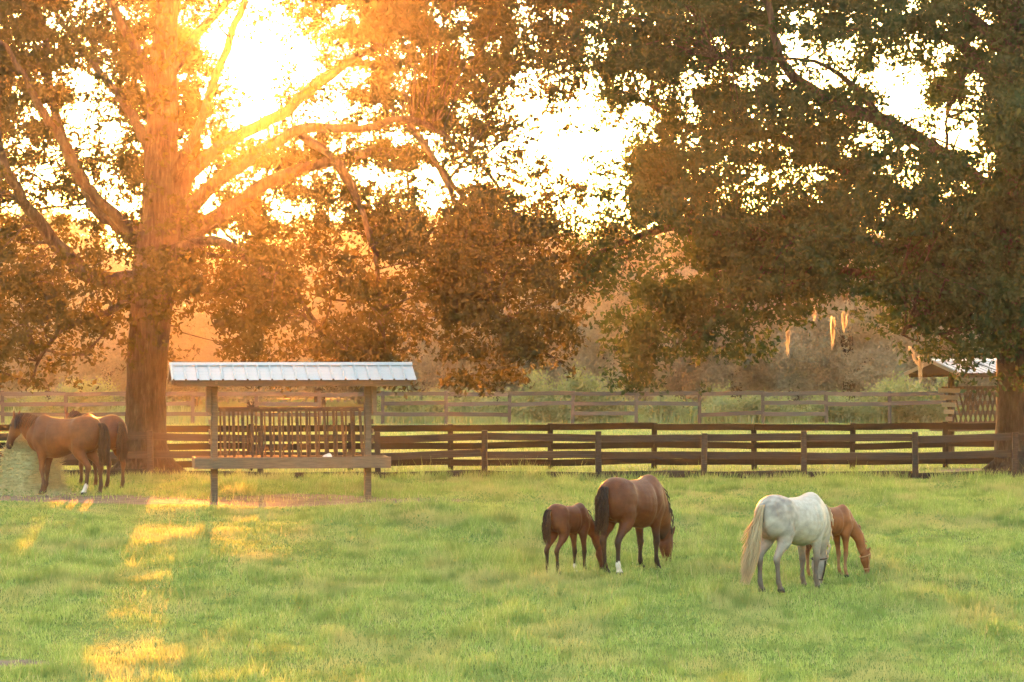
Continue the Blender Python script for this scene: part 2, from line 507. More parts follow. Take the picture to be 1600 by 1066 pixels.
def make_weeds():
    n = 420
    X, Y = scatter(n, 38, 72)
    k = vnoise(X * 0.5, Y * 0.3, 41) > 0.42
    X, Y = X[k], Y[k]
    C = np.stack([X, Y, ground_z(X, Y) + 0.07], -1)
    m = 34
    q = C[:, None, :] + rng.normal(size=(len(C), m, 3)) * np.array([0.17, 0.15, 0.045])
    q = q.reshape(-1, 3); q[:, 2] = np.maximum(q[:, 2], ground_z(q[:, 0], q[:, 1]) + 0.02)
    o = link('meadow_weeds', mesh_np('meadow_weeds', *leaf_quads(q, 0.055, -0.6)), M_herb)
    tag(o, 'low broad-leaved weeds dotted through the meadow grass', 'weeds', kind='stuff')
    # dry seed stalks
    X, Y = scatter(9000, 38, 72)
    k = rng.uniform(0, 1, len(X)) < np.clip((vnoise(X * 0.8, Y * 0.5, 42) - 0.45) * 2.2, 0, 1)
    X, Y = X[k], Y[k]
    o = link('seed_stalks', mesh_np('seed_stalks', *blades(X, Y, rng.uniform(0.14, 0.30, len(X)), rng.uniform(0.006, 0.012, len(X)), rng.uniform(0.05, 0.4, len(X)))), M_dry)
    tag(o, 'thin dry grass stalks standing above the meadow', 'stalks', kind='stuff')

# ------------------------------------------------------------------ leaves
def leaf_quads(C, size, droop=0.0):
    """One folded four-cornered leaf at each centre."""
    n = len(C)
    d = rng.normal(size=(n, 3)); d[:, 2] -= droop
    d /= np.linalg.norm(d, axis=1, keepdims=True)
    s = np.cross(d, rng.normal(size=(n, 3))); s /= np.linalg.norm(s, axis=1, keepdims=True)
    u = np.cross(d, s)
    L = (size * rng.uniform(0.7, 1.3, n))[:, None]; W = L * rng.uniform(0.20, 0.30, n)[:, None]
    V = np.empty((n, 4, 3))
    V[:, 0] = C - d * L * 0.5
    V[:, 1] = C + s * W + u * W * 0.3 + d * L * 0.05
    V[:, 2] = C + d * L * 0.5
    V[:, 3] = C - s * W + u * W * 0.3 + d * L * 0.05
    return V.reshape(-1, 3), np.arange(4 * n).reshape(n, 4)
def spray(centres, per, spread, flat=0.7):
    """Leaves gathered in sprays round the centres."""
    n = len(centres)
    axis = rng.normal(size=(n, 3)); axis[:, 2] = axis[:, 2] * 0.5 - 0.45
    axis /= np.linalg.norm(axis, axis=1, keepdims=True)
    t = rng.uniform(-1, 1, (n, per, 1))
    C = centres[:, None, :] + axis[:, None, :] * t * spread + rng.normal(size=(n, per, 3)) * spread * 0.36 * np.array([1, 1, flat])
    return C.reshape(-1, 3)

make_weeds()

# ------------------------------------------------------------------ the two oaks
ROWS = {  # how much of each 50 px square of the photograph the crowns fill, 0..9, from x = 0 to 1600, top row y = 0
    0: '96478632445897685799998867866697',
    1: '98678720014684574668999855454369',
    2: '97555' + '53000' + '45777' + '72436' + '66866' + '53117' + '68',
    3: '76227' + '54212' + '23465' + '50214' + '47987' + '66312' + '38',
    4: '56457' + '52445' + '45464' + '22323' + '88765' + '88561' + '28',
    5: '64557' + '64567' + '65532' + '13236' + '98678' + '97976' + '49',
    6: '62456' + '87778' + '66858' + '96457' + '98999' + '99988' + '99',
    7: '63545' + '86775' + '45779' + '98888' + '34999' + '99989' + '99',
    8: '88545' + '77994' + '54569' + '99762' + '23799' + '95899' + '99',
    9: '57653' + '46885' + '57649' + '88522' + '89998' + '41589' + '99',
    10: '54532' + '10566' + '78717' + '77607' + '96540' + '00125' + '76',
    11: '54300' + '00244' + '44414' + '34306' + '41000' + '00000' + '11',
}
def cover(row, col):
    if row < 0:
        if row < -7: return 0
        base = 8 - max(0, (-row - 3))
        return max(0, base - (3 if (5 < col < 10 and row > -3) else 0))
    c = min(31, max(0, col))
    v = int(ROWS[row][c])
    if row < 5 and 5 <= col <= 13 and not (7 <= col <= 8 and 1 <= row <= 2): v = min(9, v + 2)
    elif row < 6 and 13 <= col <= 19: v = min(9, v + 1) if v > 3 else v
    elif row < 6: v = min(9, v + (1 if v > 1 else 0))
    if col < 0 or col > 31:
        v = max(v, 6) if row < 10 else 4
    return v
def oak_points(col_range, depth_of, per):
    """Spray centres for one oak."""
    C = []
    for row in range(-8, 12):
        for col in range(*col_range):
            v = cover(row, col)
            if v <= 0: continue
            c = min(0.965, (v * 0.9 + (0.85 if v > 3 or col < 13 else 0.2)) / 9.0) if row < 6 else min(0.97, v / 9.0 * 0.98)
            tau = -math.log(1 - c) * (2.5 if row < 6 else 2.7)
            if row < -1 or col < -1 or col > 32: tau *= (0.4 if row > -3 else 0.22)
            Y0 = depth_of(col, row)
            s = FPX / Y0
            area = (50 / s) ** 2
            n = rng.poisson(1.75 * tau * area / (0.5 * LEAF_A * per))
            if n == 0: continue
            px = col * 50 + rng.uniform(-8, 58, n); py = row * 50 + rng.uniform(-8, 58, n)
            cl_ = 0.6 * vnoise(px / 40.0 + 90, py / 30.0 + 90, 51) + 0.4 * vnoise(px / 17.0 + 90, py / 14.0 + 90, 52)
            kp = rng.uniform(0, 1, n) < np.clip(2.6 * cl_ - 0.78, (0.22 if v > 4 else 0.06) if row < 6 else 0.18, 1)
            px, py = px[kp], py[kp]; n = len(px)
            if n == 0: continue
            edge = abs(row - 2) / 10.0
            dY = rng.normal(0, 1.5, n) + 1.3 * np.sin(px * 0.017 + row) + np.where(rng.uniform(0, 1, n) < 0.5, -1.0, 1.0)
            if col_range[0] < 0 and row < 8 and col < 12: dY = np.where(rng.uniform(0, 1, n) < 0.88, np.abs(dY) + 0.7, dY)   # most leaves of this side grow behind the limbs
            Yv = Y0 + dY
            C.append(np.stack([(px - 800) * Yv / FPX, Yv, CAM_Z + (HORIZON - py) * Yv / FPX], -1))
    return np.concatenate(C)
LEAF_L = 0.15
LEAF_A = 0.5 * LEAF_L * LEAF_L * 0.5

def limb_mesh(name, pts, Y0, sides=10, jit=0.06, n=None):
    """pts: rows of (px, py, metres behind the trunk, radius)."""
    S = spline(pts, n or len(pts) * 5)
    if n is None:
        m_ = len(S); wob = np.clip(np.arange(m_) / 6.0, 0, 1)
        S[:, 0] += wob * np.cumsum(rng.normal(0, 1.6, m_)) ; S[:, 1] += wob * np.cumsum(rng.normal(0, 1.6, m_)); S[:, 2] += wob * rng.normal(0, 0.03, m_)
        S[3:, 3] *= 0.86
    P = [at(r[0], r[1], Y0 + r[2]) for r in S]
    V, F = tube_np(P, [max(0.012, r[3]) for r in S], sides, jit)
    return mesh_np(name, V, F, True), P
def twig_pile(P, tree_pts, centres, count, r0=0.035):
    """Crooked twigs from the nearest limb points out to leaf sprays."""
    T = np.array([p[:] for p in tree_pts])
    idx = rng.choice(len(centres), min(count, len(centres)), replace=False)
    for i in idx:
        c = centres[i]
        d = np.linalg.norm(T - c, axis=1)
        j = int(np.argmin(d))
        if d[j] < 0.25 or d[j] > 4.5: continue
        a = Vector(T[j]); b = Vector(c)
        L = d[j]
        mid = (a + b) / 2 + Vector(rng.normal(0, 0.12 * L, 3)) + Vector((0, 0, 0.12 * L))
        q = spline([a[:], (a.lerp(mid, 0.6) + Vector(rng.normal(0, 0.05 * L, 3)))[:], mid[:], b[:]], 7)
        r = r0 * (0.35 + 0.22 * L)
        V, F = tube_np([Vector(v) for v in q], np.linspace(r, 0.006, 7), 4)
        P.add(V, F)

def make_oak(root_name, label, base, Y0, trunk, limbs, cols, depth_of, leaf_m, per=16, hang=0.0, twigs=700, trunk_leaves=0):
    root = empty(root_name, base)
    inv = Vector(base)
    def place(me, name, mat):
        me.transform(Matrix.Translation(-inv))
        return link(name, me, mat, root)
    me, Pt = limb_mesh('trunk', trunk, Y0, 20, 0.035, 60)
    tr = place(me, 'trunk', M_bark)
    allp = list(Pt[18:])
    for L in limbs:
        me, P = limb_mesh('limb', L, Y0)
        place(me, 'limb', M_bark)
        allp += P[3:]
    cen = oak_points(cols, depth_of, per)
    cl = spray(cen, per, 0.27)
    if trunk_leaves:
        a = rng.uniform(0, 2 * np.pi, trunk_leaves); i = rng.integers(14, 44, trunk_leaves)
        tp = np.array([p[:] for p in Pt])[i]; rr = rng.uniform(0.5, 0.72, trunk_leaves)
        cl = np.concatenate([cl, spray(tp + np.stack([np.cos(a) * rr, np.sin(a) * rr, rng.normal(0, .2, trunk_leaves)], -1), 14, 0.2)])
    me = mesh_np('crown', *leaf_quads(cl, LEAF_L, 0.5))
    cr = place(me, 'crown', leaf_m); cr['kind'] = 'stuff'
    TP = Pile(); twig_pile(TP, allp, cen, twigs)
    tw = place(TP.mesh('twigs'), 'twigs', M_bark); tw['kind'] = 'stuff'
    # root flare
    for k in range(7):
        a = k * 2 * math.pi / 7 + 0.3
        q = spline([(inv.x + math.cos(a) * 0.30, inv.y + math.sin(a) * 0.30, inv.z + 0.75, 0.16), (inv.x + math.cos(a) * 0.52, inv.y + math.sin(a) * 0.52, inv.z + 0.25, 0.16),
                    (inv.x + math.cos(a) * 0.95, inv.y + math.sin(a) * 0.95, inv.z - 0.06, 0.10)], 8)
        V, F = tube_np([Vector(v[:3]) for v in q], [v[3] for v in q], 8)
        place(mesh_np('root', V, F, True), 'root', M_bark)
    tag(root, label, 'tree', 'old oaks shading the paddock')
    print(root_name, 'leaves', len(cl))
    return root, allp, cen

YL = 75.6
bL = foot(229, YL)
left_trunk = [(229, 742, 0, .64), (228, 705, 0, .52), (228, 640, 0, .475), (230, 560, 0, .475), (237, 480, 0, .50), (244, 425, 0, .56), (250, 370, 0, .52), (252, 300, 0, .44), (253, 200, .1, .38), (255, 100, .2, .32), (262, 0, .3, .27), (270, -120, .5, .2), (280, -250, .6, .1)]
left_limbs = [
    [(225, 440, 0, .26), (150, 438, -.4, .22), (125, 415, -.7, .2), (95, 370, -1.0, .18), (65, 330, -1.3, .16), (40, 300, -1.6, .14), (15, 240, -2, .1), (-10, 150, -2.4, .06), (-40, 60, -2.6, .03)],
    [(240, 405, .1, .3), (195, 352, .3, .22), (150, 312, .6, .19), (118, 250, .9, .16), (92, 190, 1.2, .14), (78, 120, 1.5, .12), (72, 50, 1.8, .1), (55, -60, 2, .06)],
    [(215, 372, .2, .2), (165, 320, -.2, .15), (132, 280, -.5, .14), (108, 225, -.8, .13), (72, 170, -1.2, .11), (40, 110, -1.6, .08), (0, 60, -1.9, .05)],
    [(250, 260, 0, .22), (208, 195, .4, .14), (172, 152, .8, .125), (135, 110, 1.1, .11), (100, 60, 1.5, .09), (60, 10, 1.8, .06)],
    [(254, 170, 0, .2), (222, 90, -.4, .15), (180, 10, -.8, .12), (140, -80, -1.2, .08)],
    [(256, 130, 0, .2), (290, 70, .4, .15), (345, 5, .8, .12), (410, -80, 1.2, .08)],
    [(262, 330, 0, .28), (305, 265, .3, .2), (365, 215, .6, .17), (430, 185, .9, .16), (500, 138, 1.2, .14), (560, 95, 1.5, .12), (620, 60, 1.8, .1), (720, 10, 2.2, .05)],
    [(262, 360, 0, .28), (330, 292, -.3, .2), (400, 242, -.7, .18), (470, 205, -1.1, .15), (560, 200, -1.5, .12), (640, 190, -1.9, .1), (720, 232, -2.3, .07), (790, 300, -2.5, .045), (820, 380, -2.7, .03)],
    [(258, 400, 0, .3), (345, 335, .2, .22), (420, 282, .5, .19), (520, 246, .8, .155), (600, 230, 1.1, .12), (655, 238, 1.3, .1), (700, 280, 1.5, .07), (740, 330, 1.6, .04)],
    [(258, 320, 0, .2), (330, 240, .9, .15), (400, 195, 1.5, .14), (460, 150, 2.0, .13), (520, 102, 2.4, .12), (590, 96, 2.7, .1), (650, 96, 2.9, .08), (740, 120, 3.1, .04)],
    [(256, 300, 0, .2), (298, 225, -.5, .14), (335, 130, -.9, .12), (370, 30, -1.2, .1), (400, -60, -1.4, .06)],
    [(262, 395, 0, .2), (340, 375, -.8, .13), (400, 410, -1.5, .1), (450, 470, -2.1, .08), (495, 497, -2.4, .06), (540, 540, -2.6, .03)],
    [(470, 210, -1.0, .12), (540, 270, -1.6, .09), (580, 370, -2.0, .07), (600, 450, -2.3, .04), (610, 530, -2.4, .02)],
    [(640, 195, -1.9, .09), (700, 280, -2.8, .08), (740, 370, -3.3, .06), (770, 460, -3.5, .04), (790, 560, -3.6, .02)],
    [(520, 246, .8, .1), (570, 330, 1.2, .06), (590, 400, 1.5, .04), (560, 480, 1.7, .02)],
    [(225, 455, 0, .16), (170, 480, -.9, .1), (120, 500, -1.5, .07), (70, 545, -1.9, .05), (40, 590, -2.1, .025)],
]
def depth_left(col, row):
    d = 0.0
    if col >= 13 and row >= 5: d = -2.6          # the bough that hangs towards the pasture
    elif row >= 8: d = -1.4
    return YL + d
oakL, oakL_pts, oakL_cen = make_oak('oak_tree', 'broad old oak with the low sun shining through its left-hand crown', bL, YL, left_trunk, left_limbs, (-5, 18), depth_left, M_leaf, trunk_leaves=110)

YR = 77.0
bR = foot(1600, YR)
right_trunk = [(1600, 732, 0, .74), (1598, 690, 0, .66), (1596, 620, 0, .60), (1595, 540, 0, .58), (1595, 450, 0, .60), (1592, 380, 0, .6), (1588, 300, 0, .5), (1585, 200, 0, .42), (1582, 100, 0, .36), (1580, 0, 0, .3), (1575, -120, 0, .22), (1570, -260, 0, .1)]
right_limbs = [
    [(1585, 330, 0, .32), (1505, 277, -.4, .24), (1440, 238, -.7, .22), (1385, 200, -1.0, .2), (1290, 158, -1.4, .17), (1228, 112, -1.7, .14), (1205, 50, -2.0, .1), (1190, -40, -2.2, .06)],
    [(1588, 400, 0, .3), (1480, 335, .5, .22), (1380, 292, .9, .19), (1290, 245, 1.3, .16), (1200, 212, 1.6, .13), (1100, 215, 1.9, .09), (1000, 160, 2.1, .06), (950, 130, 2.2, .03)],
    [(1590, 440, 0, .28), (1420, 395, -.8, .2), (1250, 372, -1.5, .16), (1130, 358, -2, .13), (1060, 354, -2.3, .12), (1000, 366, -2.5, .1), (935, 395, -2.7, .07), (890, 450, -2.8, .04)],
    [(1590, 470, 0, .26), (1420, 440, .5, .18), (1250, 425, .9, .14), (1120, 440, 1.2, .11), (1040, 480, 1.4, .08), (990, 540, 1.5, .04)],
    [(1584, 160, 0, .24), (1500, 70, .4, .17), (1440, 38, .7, .14), (1390, 15, 1.0, .11), (1280, -20, 1.4, .07)],
    [(1500, 277, -.4, .12), (1490, 240, -.6, .06), (1492, 200, -.7, .045), (1500, 160, -.8, .03)],
    [(1582, 90, 0, .22), (1500, 0, -.8, .15), (1400, -80, -1.5, .1)],
    [(1385, 200, -1.0, .12), (1330, 120, -1.6, .08), (1260, 85, -2.0, .05), (1120, 75, -2.3, .03)],
    [(1595, 470, 0, .24), (1500, 480, -1.4, .14), (1430, 500, -2.2, .09), (1400, 535, -2.5, .05)],
    [(1598, 520, 0, .14), (1570, 535, -.8, .08), (1540, 520, -1.5, .05), (1480, 530, -2.0, .03)],
    [(1600, 400, 0, .26), (1700, 330, .5, .18), (1800, 260, 1, .1)],
    [(1250, 372, -1.5, .12), (1190, 440, -2.4, .08), (1130, 490, -2.9, .05), (1060, 540, -3.2, .03)],
]
def depth_right(col, row):
    d = 0.0
    if row >= 6: d = -1.6
    if col >= 27 and row >= 3: d = -2.2
    return YR + d
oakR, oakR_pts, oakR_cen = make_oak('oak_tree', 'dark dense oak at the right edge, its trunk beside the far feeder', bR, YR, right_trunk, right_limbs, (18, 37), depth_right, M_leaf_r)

# ------------------------------------------------------------------ spanish moss
def moss(px, py0, py1, Y, label, bend=0.0, width=0.07):
    top = at(px, py0, Y); L = (py1 - py0) * Y / FPX
    P = Pile()
    for k in range(38):
        ox, oy = rng.normal(0, width * 0.42, 2)
        l = L * rng.uniform(0.35, 1.0); s0 = rng.uniform(0, 0.25) * L
        ang = rng.uniform(0, math.pi); wx, wy = math.cos(ang), math.sin(ang)
        V = []
        for t in np.linspace(0, 1, 7):
            tp = (1 - 0.4 * t); z = -s0 - (l - s0 if l > s0 + .05 else .08) * t
            cx = ox * tp + bend * (-z / L) + 0.015 * math.sin(9 * t + k); cy = oy * tp + 0.015 * math.cos(7 * t + k)
            hw = 0.011 * (1 - 0.6 * t)
            V += [(cx - wx * hw, cy - wy * hw, z), (cx + wx * hw, cy + wy * hw, z)]
        F = [(2 * i, 2 * i + 1, 2 * i + 3, 2 * i + 2) for i in range(6)]
        P.add(np.array(V), np.array(F))
    o = link('spanish_moss', P.mesh('spanish_moss'), M_moss)
    o.location = top
    tag(o, label, 'moss', 'spanish moss hanging from the right oak')
moss(1231, 512, 556, 82.8, 'strand of spanish moss leftmost of the four long hanging strands')
moss(1301, 494, 548, 82.6, 'straight long strand of spanish moss, second of the four long hanging strands')
moss(1319, 486, 523, 82.6, 'short strand of spanish moss close beside a longer straight strand')
moss(1420, 540, 572, 82.6, 'spanish moss strand slanting down to meet the strand before the far feeder roof', bend=0.22)
moss(1438, 556, 600, 82.6, 'strand of spanish moss hanging in front of the far feeder roof', width=0.08)
moss(1272, 480, 503, 82.6, 'small wisp of spanish moss high under the oak, left of the straight strand', width=0.05)

# ------------------------------------------------------------------ fences
def rail_fence(label, Y_of, px_list, post_h, rails, rail_h, mat, rail_side, post_w=0.13, name='rail_fence', miss=()):
    """A board fence: posts at the given pixel columns, boards from post to post."""
    c = foot(px_list[len(px_list) // 2], Y_of(px_list[len(px_list) // 2]))
    root = empty(name, c)
    pm = box_mesh('post', (post_w, post_w, post_h + 0.3), 0.012, 0.004)
    pts = [foot(p, Y_of(p)) for p in px_list]
    for p in pts:
        o = link('post', pm, mat, root)
        o.location = p - c + Vector((0, 0, (post_h - 0.3) / 2 + random.uniform(-0.03, 0.03)))
        o.rotation_euler = (random.uniform(-.02, .02), random.uniform(-.025, .025), random.uniform(-.1, .1))
    L0 = (pts[1] - pts[0]).length
    rmesh = [box_mesh('rail', (1.0, 0.035, rail_h), 0.004, 0.0, 3) for _ in range(4)]
    for me in rmesh:
        for v in me.vertices:
            v.co.z += 0.010 * math.sin(v.co.x * 5 + random.uniform(-.4, .4)); v.co.y += random.uniform(-.004, .004)
    for i in range(len(pts) - 1):
        for k, h in enumerate(rails):
            if (i, k) in miss: continue
            a = pts[i] + Vector((0, rail_side * (post_w / 2 + 0.02), h + random.uniform(-.028, .028)))
            b = pts[i + 1] + Vector((0, rail_side * (post_w / 2 + 0.02), h + random.uniform(-.028, .028)))
            a.z += 0.5 * (c.z - 0) * 0; d = b - a
            o = link('rail', rmesh[(i * 3 + k) % 4], mat, root)
            o.location = (a + b) / 2 - c
            o.scale = (d.length - 0.006, 1, 1)
            o.rotation_euler = (0, -math.asin(d.z / d.length), math.atan2(d.y, d.x))
    tag(root, label, 'fence', 'board fences round the paddocks')
    return root
rail_fence('near weathered three-board fence running behind the feeder and grazing horses', lambda p: 72.6 + 0.35 * math.sin(p * 0.004), [-104, 63, 235, 407, 590, 757, 935, 1100, 1256, 1430, 1586, 1756], 1.09, (0.11, 0.55, 0.945), 0.165, M_fence, 1)
rail_fence('second dark three-board fence just behind the weathered near one', lambda p: 78.4 + 0.0011 * (p - 700), [-75, 80, 236, 392, 548, 704, 860, 1022, 1178, 1332, 1477, 1630, 1780], 1.13, (0.18, 0.58, 1.03), 0.16, M_fence_dark, -1)
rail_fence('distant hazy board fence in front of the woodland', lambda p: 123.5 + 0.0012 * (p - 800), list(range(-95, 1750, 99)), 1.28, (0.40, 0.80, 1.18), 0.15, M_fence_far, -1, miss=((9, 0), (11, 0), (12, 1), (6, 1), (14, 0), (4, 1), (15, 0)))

# ------------------------------------------------------------------ hay feeders
def hay_feeder(label, loc, rz, roof_len, half, ridge, eave, slats, post_gap, trough_len, ladder=False, dark=False):
    root = empty('hay_feeder', loc, rz)
    pw = 0.13
    m_post = M_slat if dark else M_feeder
    for s in (-1, 1):
        po = link('post', box_mesh('post', (pw, 0.22 if not ladder else 0.13, eave + 0.25), 0.01, 0.003), m_post, root)
        po.location = (s * post_gap / 2, 0, (eave - 0.05) / 2)
        if not ladder: g = link('brace_board', box_mesh('brace_board', (0.10, 0.34, 0.52), 0.008, 0.003), m_post, root)
        if not ladder: g.location = (s * (post_gap / 2 + 0.118), 0.0, eave - 0.40)
        # rafter truss on the post
        bm = bmesh.new()
        board(bm, (s * post_gap / 2, -half + 0.06, eave - 0.03), (s * post_gap / 2, half - 0.06, eave - 0.03), 0.11, 0.05)
        link('tie_beam', bm_mesh('tie_beam', bm), m_post, root)
    # eave beams
    for s in (-1, 1):
        b = link('eave_beam', box_mesh('eave_beam', (roof_len - 0.22, 0.05, 0.15), 0.006, 0.002), m_post, root)
        b.location = (0, s * (half - 0.09), eave - 0.055)
    # roof
    bm = bmesh.new()
    for s in (-1, 1):
        board(bm, (-roof_len / 2 + 0.03, s * half / 2, (eave + ridge) / 2 - 0.022), (roof_len / 2 - 0.03, s * half / 2, (eave + ridge) / 2 - 0.022), math.hypot(half, ridge - eave) - 0.05, 0.018,
              up=Vector((0, -s * half, ridge - eave)))
    roof = link('roof', bm_mesh('roof', bm), M_slat, root)
    npan = max(8, int(round(roof_len / 0.243)))
    w = roof_len / npan
    sl = math.hypot(half + 0.05, (ridge - eave) * (1 + 0.05 / half))
    ang = math.atan2(ridge - eave, half)
    # ribbed panel profile across x, run along y
    prof = [(-w / 2, 0.0), (-w / 2 + 0.012, 0.0), (-w / 2 + 0.024, 0.032), (-w / 2 + 0.050, 0.032), (-w / 2 + 0.066, 0.0), (0.05, 0.004), (w / 2 + 0.004, 0.001)]
    Vp = []; Fp = []
    for j, yy in enumerate((0.0, sl)):
        for (xx, zz) in prof: Vp.append((xx, yy, zz))
    kk = len(prof)
    for i in range(kk - 1): Fp.append((i, i + 1, kk + i + 1, kk + i))
    pme = bpy.data.meshes.new('roof_panel'); pme.from_pydata(Vp, [], Fp)
    pme.materials.append(M_metal)
    for s in (-1, 1):
        for i in range(npan):
            o = link('roof_panel', pme, None, roof)
            x = -roof_len / 2 + w * (i + 0.5)
            # panel runs from the eave (y = s*(half+.05)) up to the ridge
            if s < 0:
                o.location = (x, -half - 0.05, eave - (ridge - eave) * 0.05 / half + 0.012)
                o.rotation_euler = (ang, 0, 0)
            else:
                o.location = (x, half + 0.05, eave - (ridge - eave) * 0.05 / half + 0.012)
                o.rotation_euler = (ang, 0, math.pi)
            o.rotation_euler.x += random.uniform(-.006, .006)
    bm = bmesh.new()
    for s in (-1, 1):
        board(bm, (-roof_len / 2 - 0.01, s * 0.07, ridge + 0.012), (roof_len / 2 + 0.01, s * 0.07, ridge + 0.012), 0.16, 0.006, up=Vector((0, -s * half, ridge - eave)), bevel=0)
    link('ridge_cap', bm_mesh('ridge_cap', bm), M_metal, roof)
    for s in (-1, 1):       # gable boards
        bm = bmesh.new()
        for t in (-1, 1):
            board(bm, (s * (roof_len / 2 - 0.02), t * (half + 0.02), eave - 0.05), (s * (roof_len / 2 - 0.02), t * 0.02, ridge - 0.05), 0.09, 0.025)
        link('gable_board', bm_mesh('gable_board', bm), M_pale if ladder else M_feeder, roof)
        if ladder:
            bm = bmesh.new()
            x = s * (roof_len / 2 - 0.06)
            vs_ = [bm.verts.new(p) for p in ((x, -half + .05, eave - .02), (x, half - .05, eave - .02), (x, 0, ridge - .04), (x + .02 * s, -half + .05, eave - .02), (x + .02 * s, half - .05, eave - .02), (x + .02 * s, 0, ridge - .04))]
            for f in ((0, 1, 2), (3, 5, 4), (0, 3, 4, 1), (1, 4, 5, 2), (2, 5, 3, 0)): bm.faces.new([vs_[q] for q in f])
            link('gable_panel', bm_mesh('gable_panel', bm), M_slat, roof)
    # V-shaped hay rack
    tz, bz, ty, by = 1.83, 0.86, (0.40 if ladder else 0.21), 0.07
    x0 = post_gap / 2 - pw / 2 - 0.03
    for s in (-1, 1):
        bm = bmesh.new()
        board(bm, (-x0, s * ty, tz), (x0, s * ty, tz), 0.085, 0.05)
        link('rack_rail', bm_mesh('rack_rail', bm), M_slat, root)
        bm = bmesh.new()
        board(bm, (-x0, s * by, bz), (x0, s * by, bz), 0.07, 0.05)
        link('rack_rail', bm_mesh('rack_rail', bm), M_slat, root)
        for i in range(slats):
            x = -x0 + 0.09 + (2 * x0 - 0.18) * i / (slats - 1) + random.uniform(-.005, .005)
            bm = bmesh.new()
            sh = 0.03 + 0.05 * i / slats if s < 0 else 0.0
            if s > 0 and not ladder: x -= 0.055
            board(bm, (x + random.uniform(-.01, .01), s * (ty + 0.035), tz + 0.02), (x + sh, s * (by + 0.035), bz - 0.02), 0.058 if (s < 0 or ladder) else 0.032, 0.025, up=Vector((1, 0, 0)), bevel=0.003)
            link('slat', bm_mesh('slat', bm), M_slat, root)
    for s in (-1, 1):
        for k in range(5 if ladder else 4):
            z = tz - 0.06 - k * (tz - bz) / 5
            hw = by + (ty - by) * (z - bz) / (tz - bz)
            bm = bmesh.new()
            board(bm, (s * (x0 + 0.19), -hw, z), (s * (x0 + 0.19), hw, z), 0.12 if ladder else 0.10, 0.022)
            link('end_board', bm_mesh('end_board', bm), M_pale if ladder else M_feeder, root)
    # trough
    th0, th1, td = 0.66, 0.885, 0.46
    def tboard(name, a, b, w_, t_, up=Vector((0, 0, 1))):
        bm = bmesh.new(); board(bm, a, b, w_, t_, up); link(name, bm_mesh(name, bm), M_feeder, root)
    hl = trough_len / 2
    for s in (-1, 1):
        tboard('trough_side', (-hl, s * td, (th0 + th1) / 2), (hl, s * td, (th0 + th1) / 2), th1 - th0, 0.04)
        tboard('trough_end', (s * (hl - 0.03), -td + 0.023, (th0 + th1) / 2 - 0.003), (s * (hl - 0.03), td - 0.023, (th0 + th1) / 2 - 0.003), th1 - th0 - 0.01, 0.04)
    for k in range(4):
        y = -td + 0.05 + (2 * td - 0.1) * (k + 0.5) / 4
        tboard('trough_floor', (-hl + 0.06, y, th0 + 0.03), (hl - 0.06, y, th0 + 0.03), (2 * td - 0.12) / 4, 0.03, up=Vector((0, 1, 0)))
    tag(root, label, 'feeder', 'roofed wooden hay feeders')
    return root
fY = 64.2
fx = (455 - 800) * fY / FPX
hay_feeder('roofed wooden hay feeder with slatted rack and pale metal roof, in the open pasture', (fx, fY, gz(fx, fY)), R(9), 4.86, 0.76, 2.73, 2.43, 16, 3.08, 3.92)
f2Y = 88.5
f2x = (1535 - 800) * f2Y / FPX
hay_feeder('far hay feeder with crossed slats and gable end, half hidden by the right oak trunk', (f2x, f2Y, gz(f2x, f2Y)), R(43), 4.4, 0.95, 2.60, 2.26, 12, 2.7, 3.4, ladder=True, dark=True)

# salt lick in the trough
def salt_lick():
    bm = bmesh.new()
    bmesh.ops.create_uvsphere(bm, u_segments=20, v_segments=12, radius=0.1)
    for v in bm.verts:
        v.co.z *= 0.9; v.co += v.co.normalized() * 0.012 * math.sin(v.co.x * 40) * math.cos(v.co.y * 33)
        if v.co.z < -0.06: v.co.z = -0.06
    o = link('salt_lick', bm_mesh('salt_lick', bm, True), M_salt)
    px = 512; y = fY - 0.19
    x = (px - 800) * y / FPX
    o.location = (x, y, gz(fx, fY) + 0.86)
    tag(o, 'small rounded white salt lick lying in the feeder trough', 'salt lick')
salt_lick()

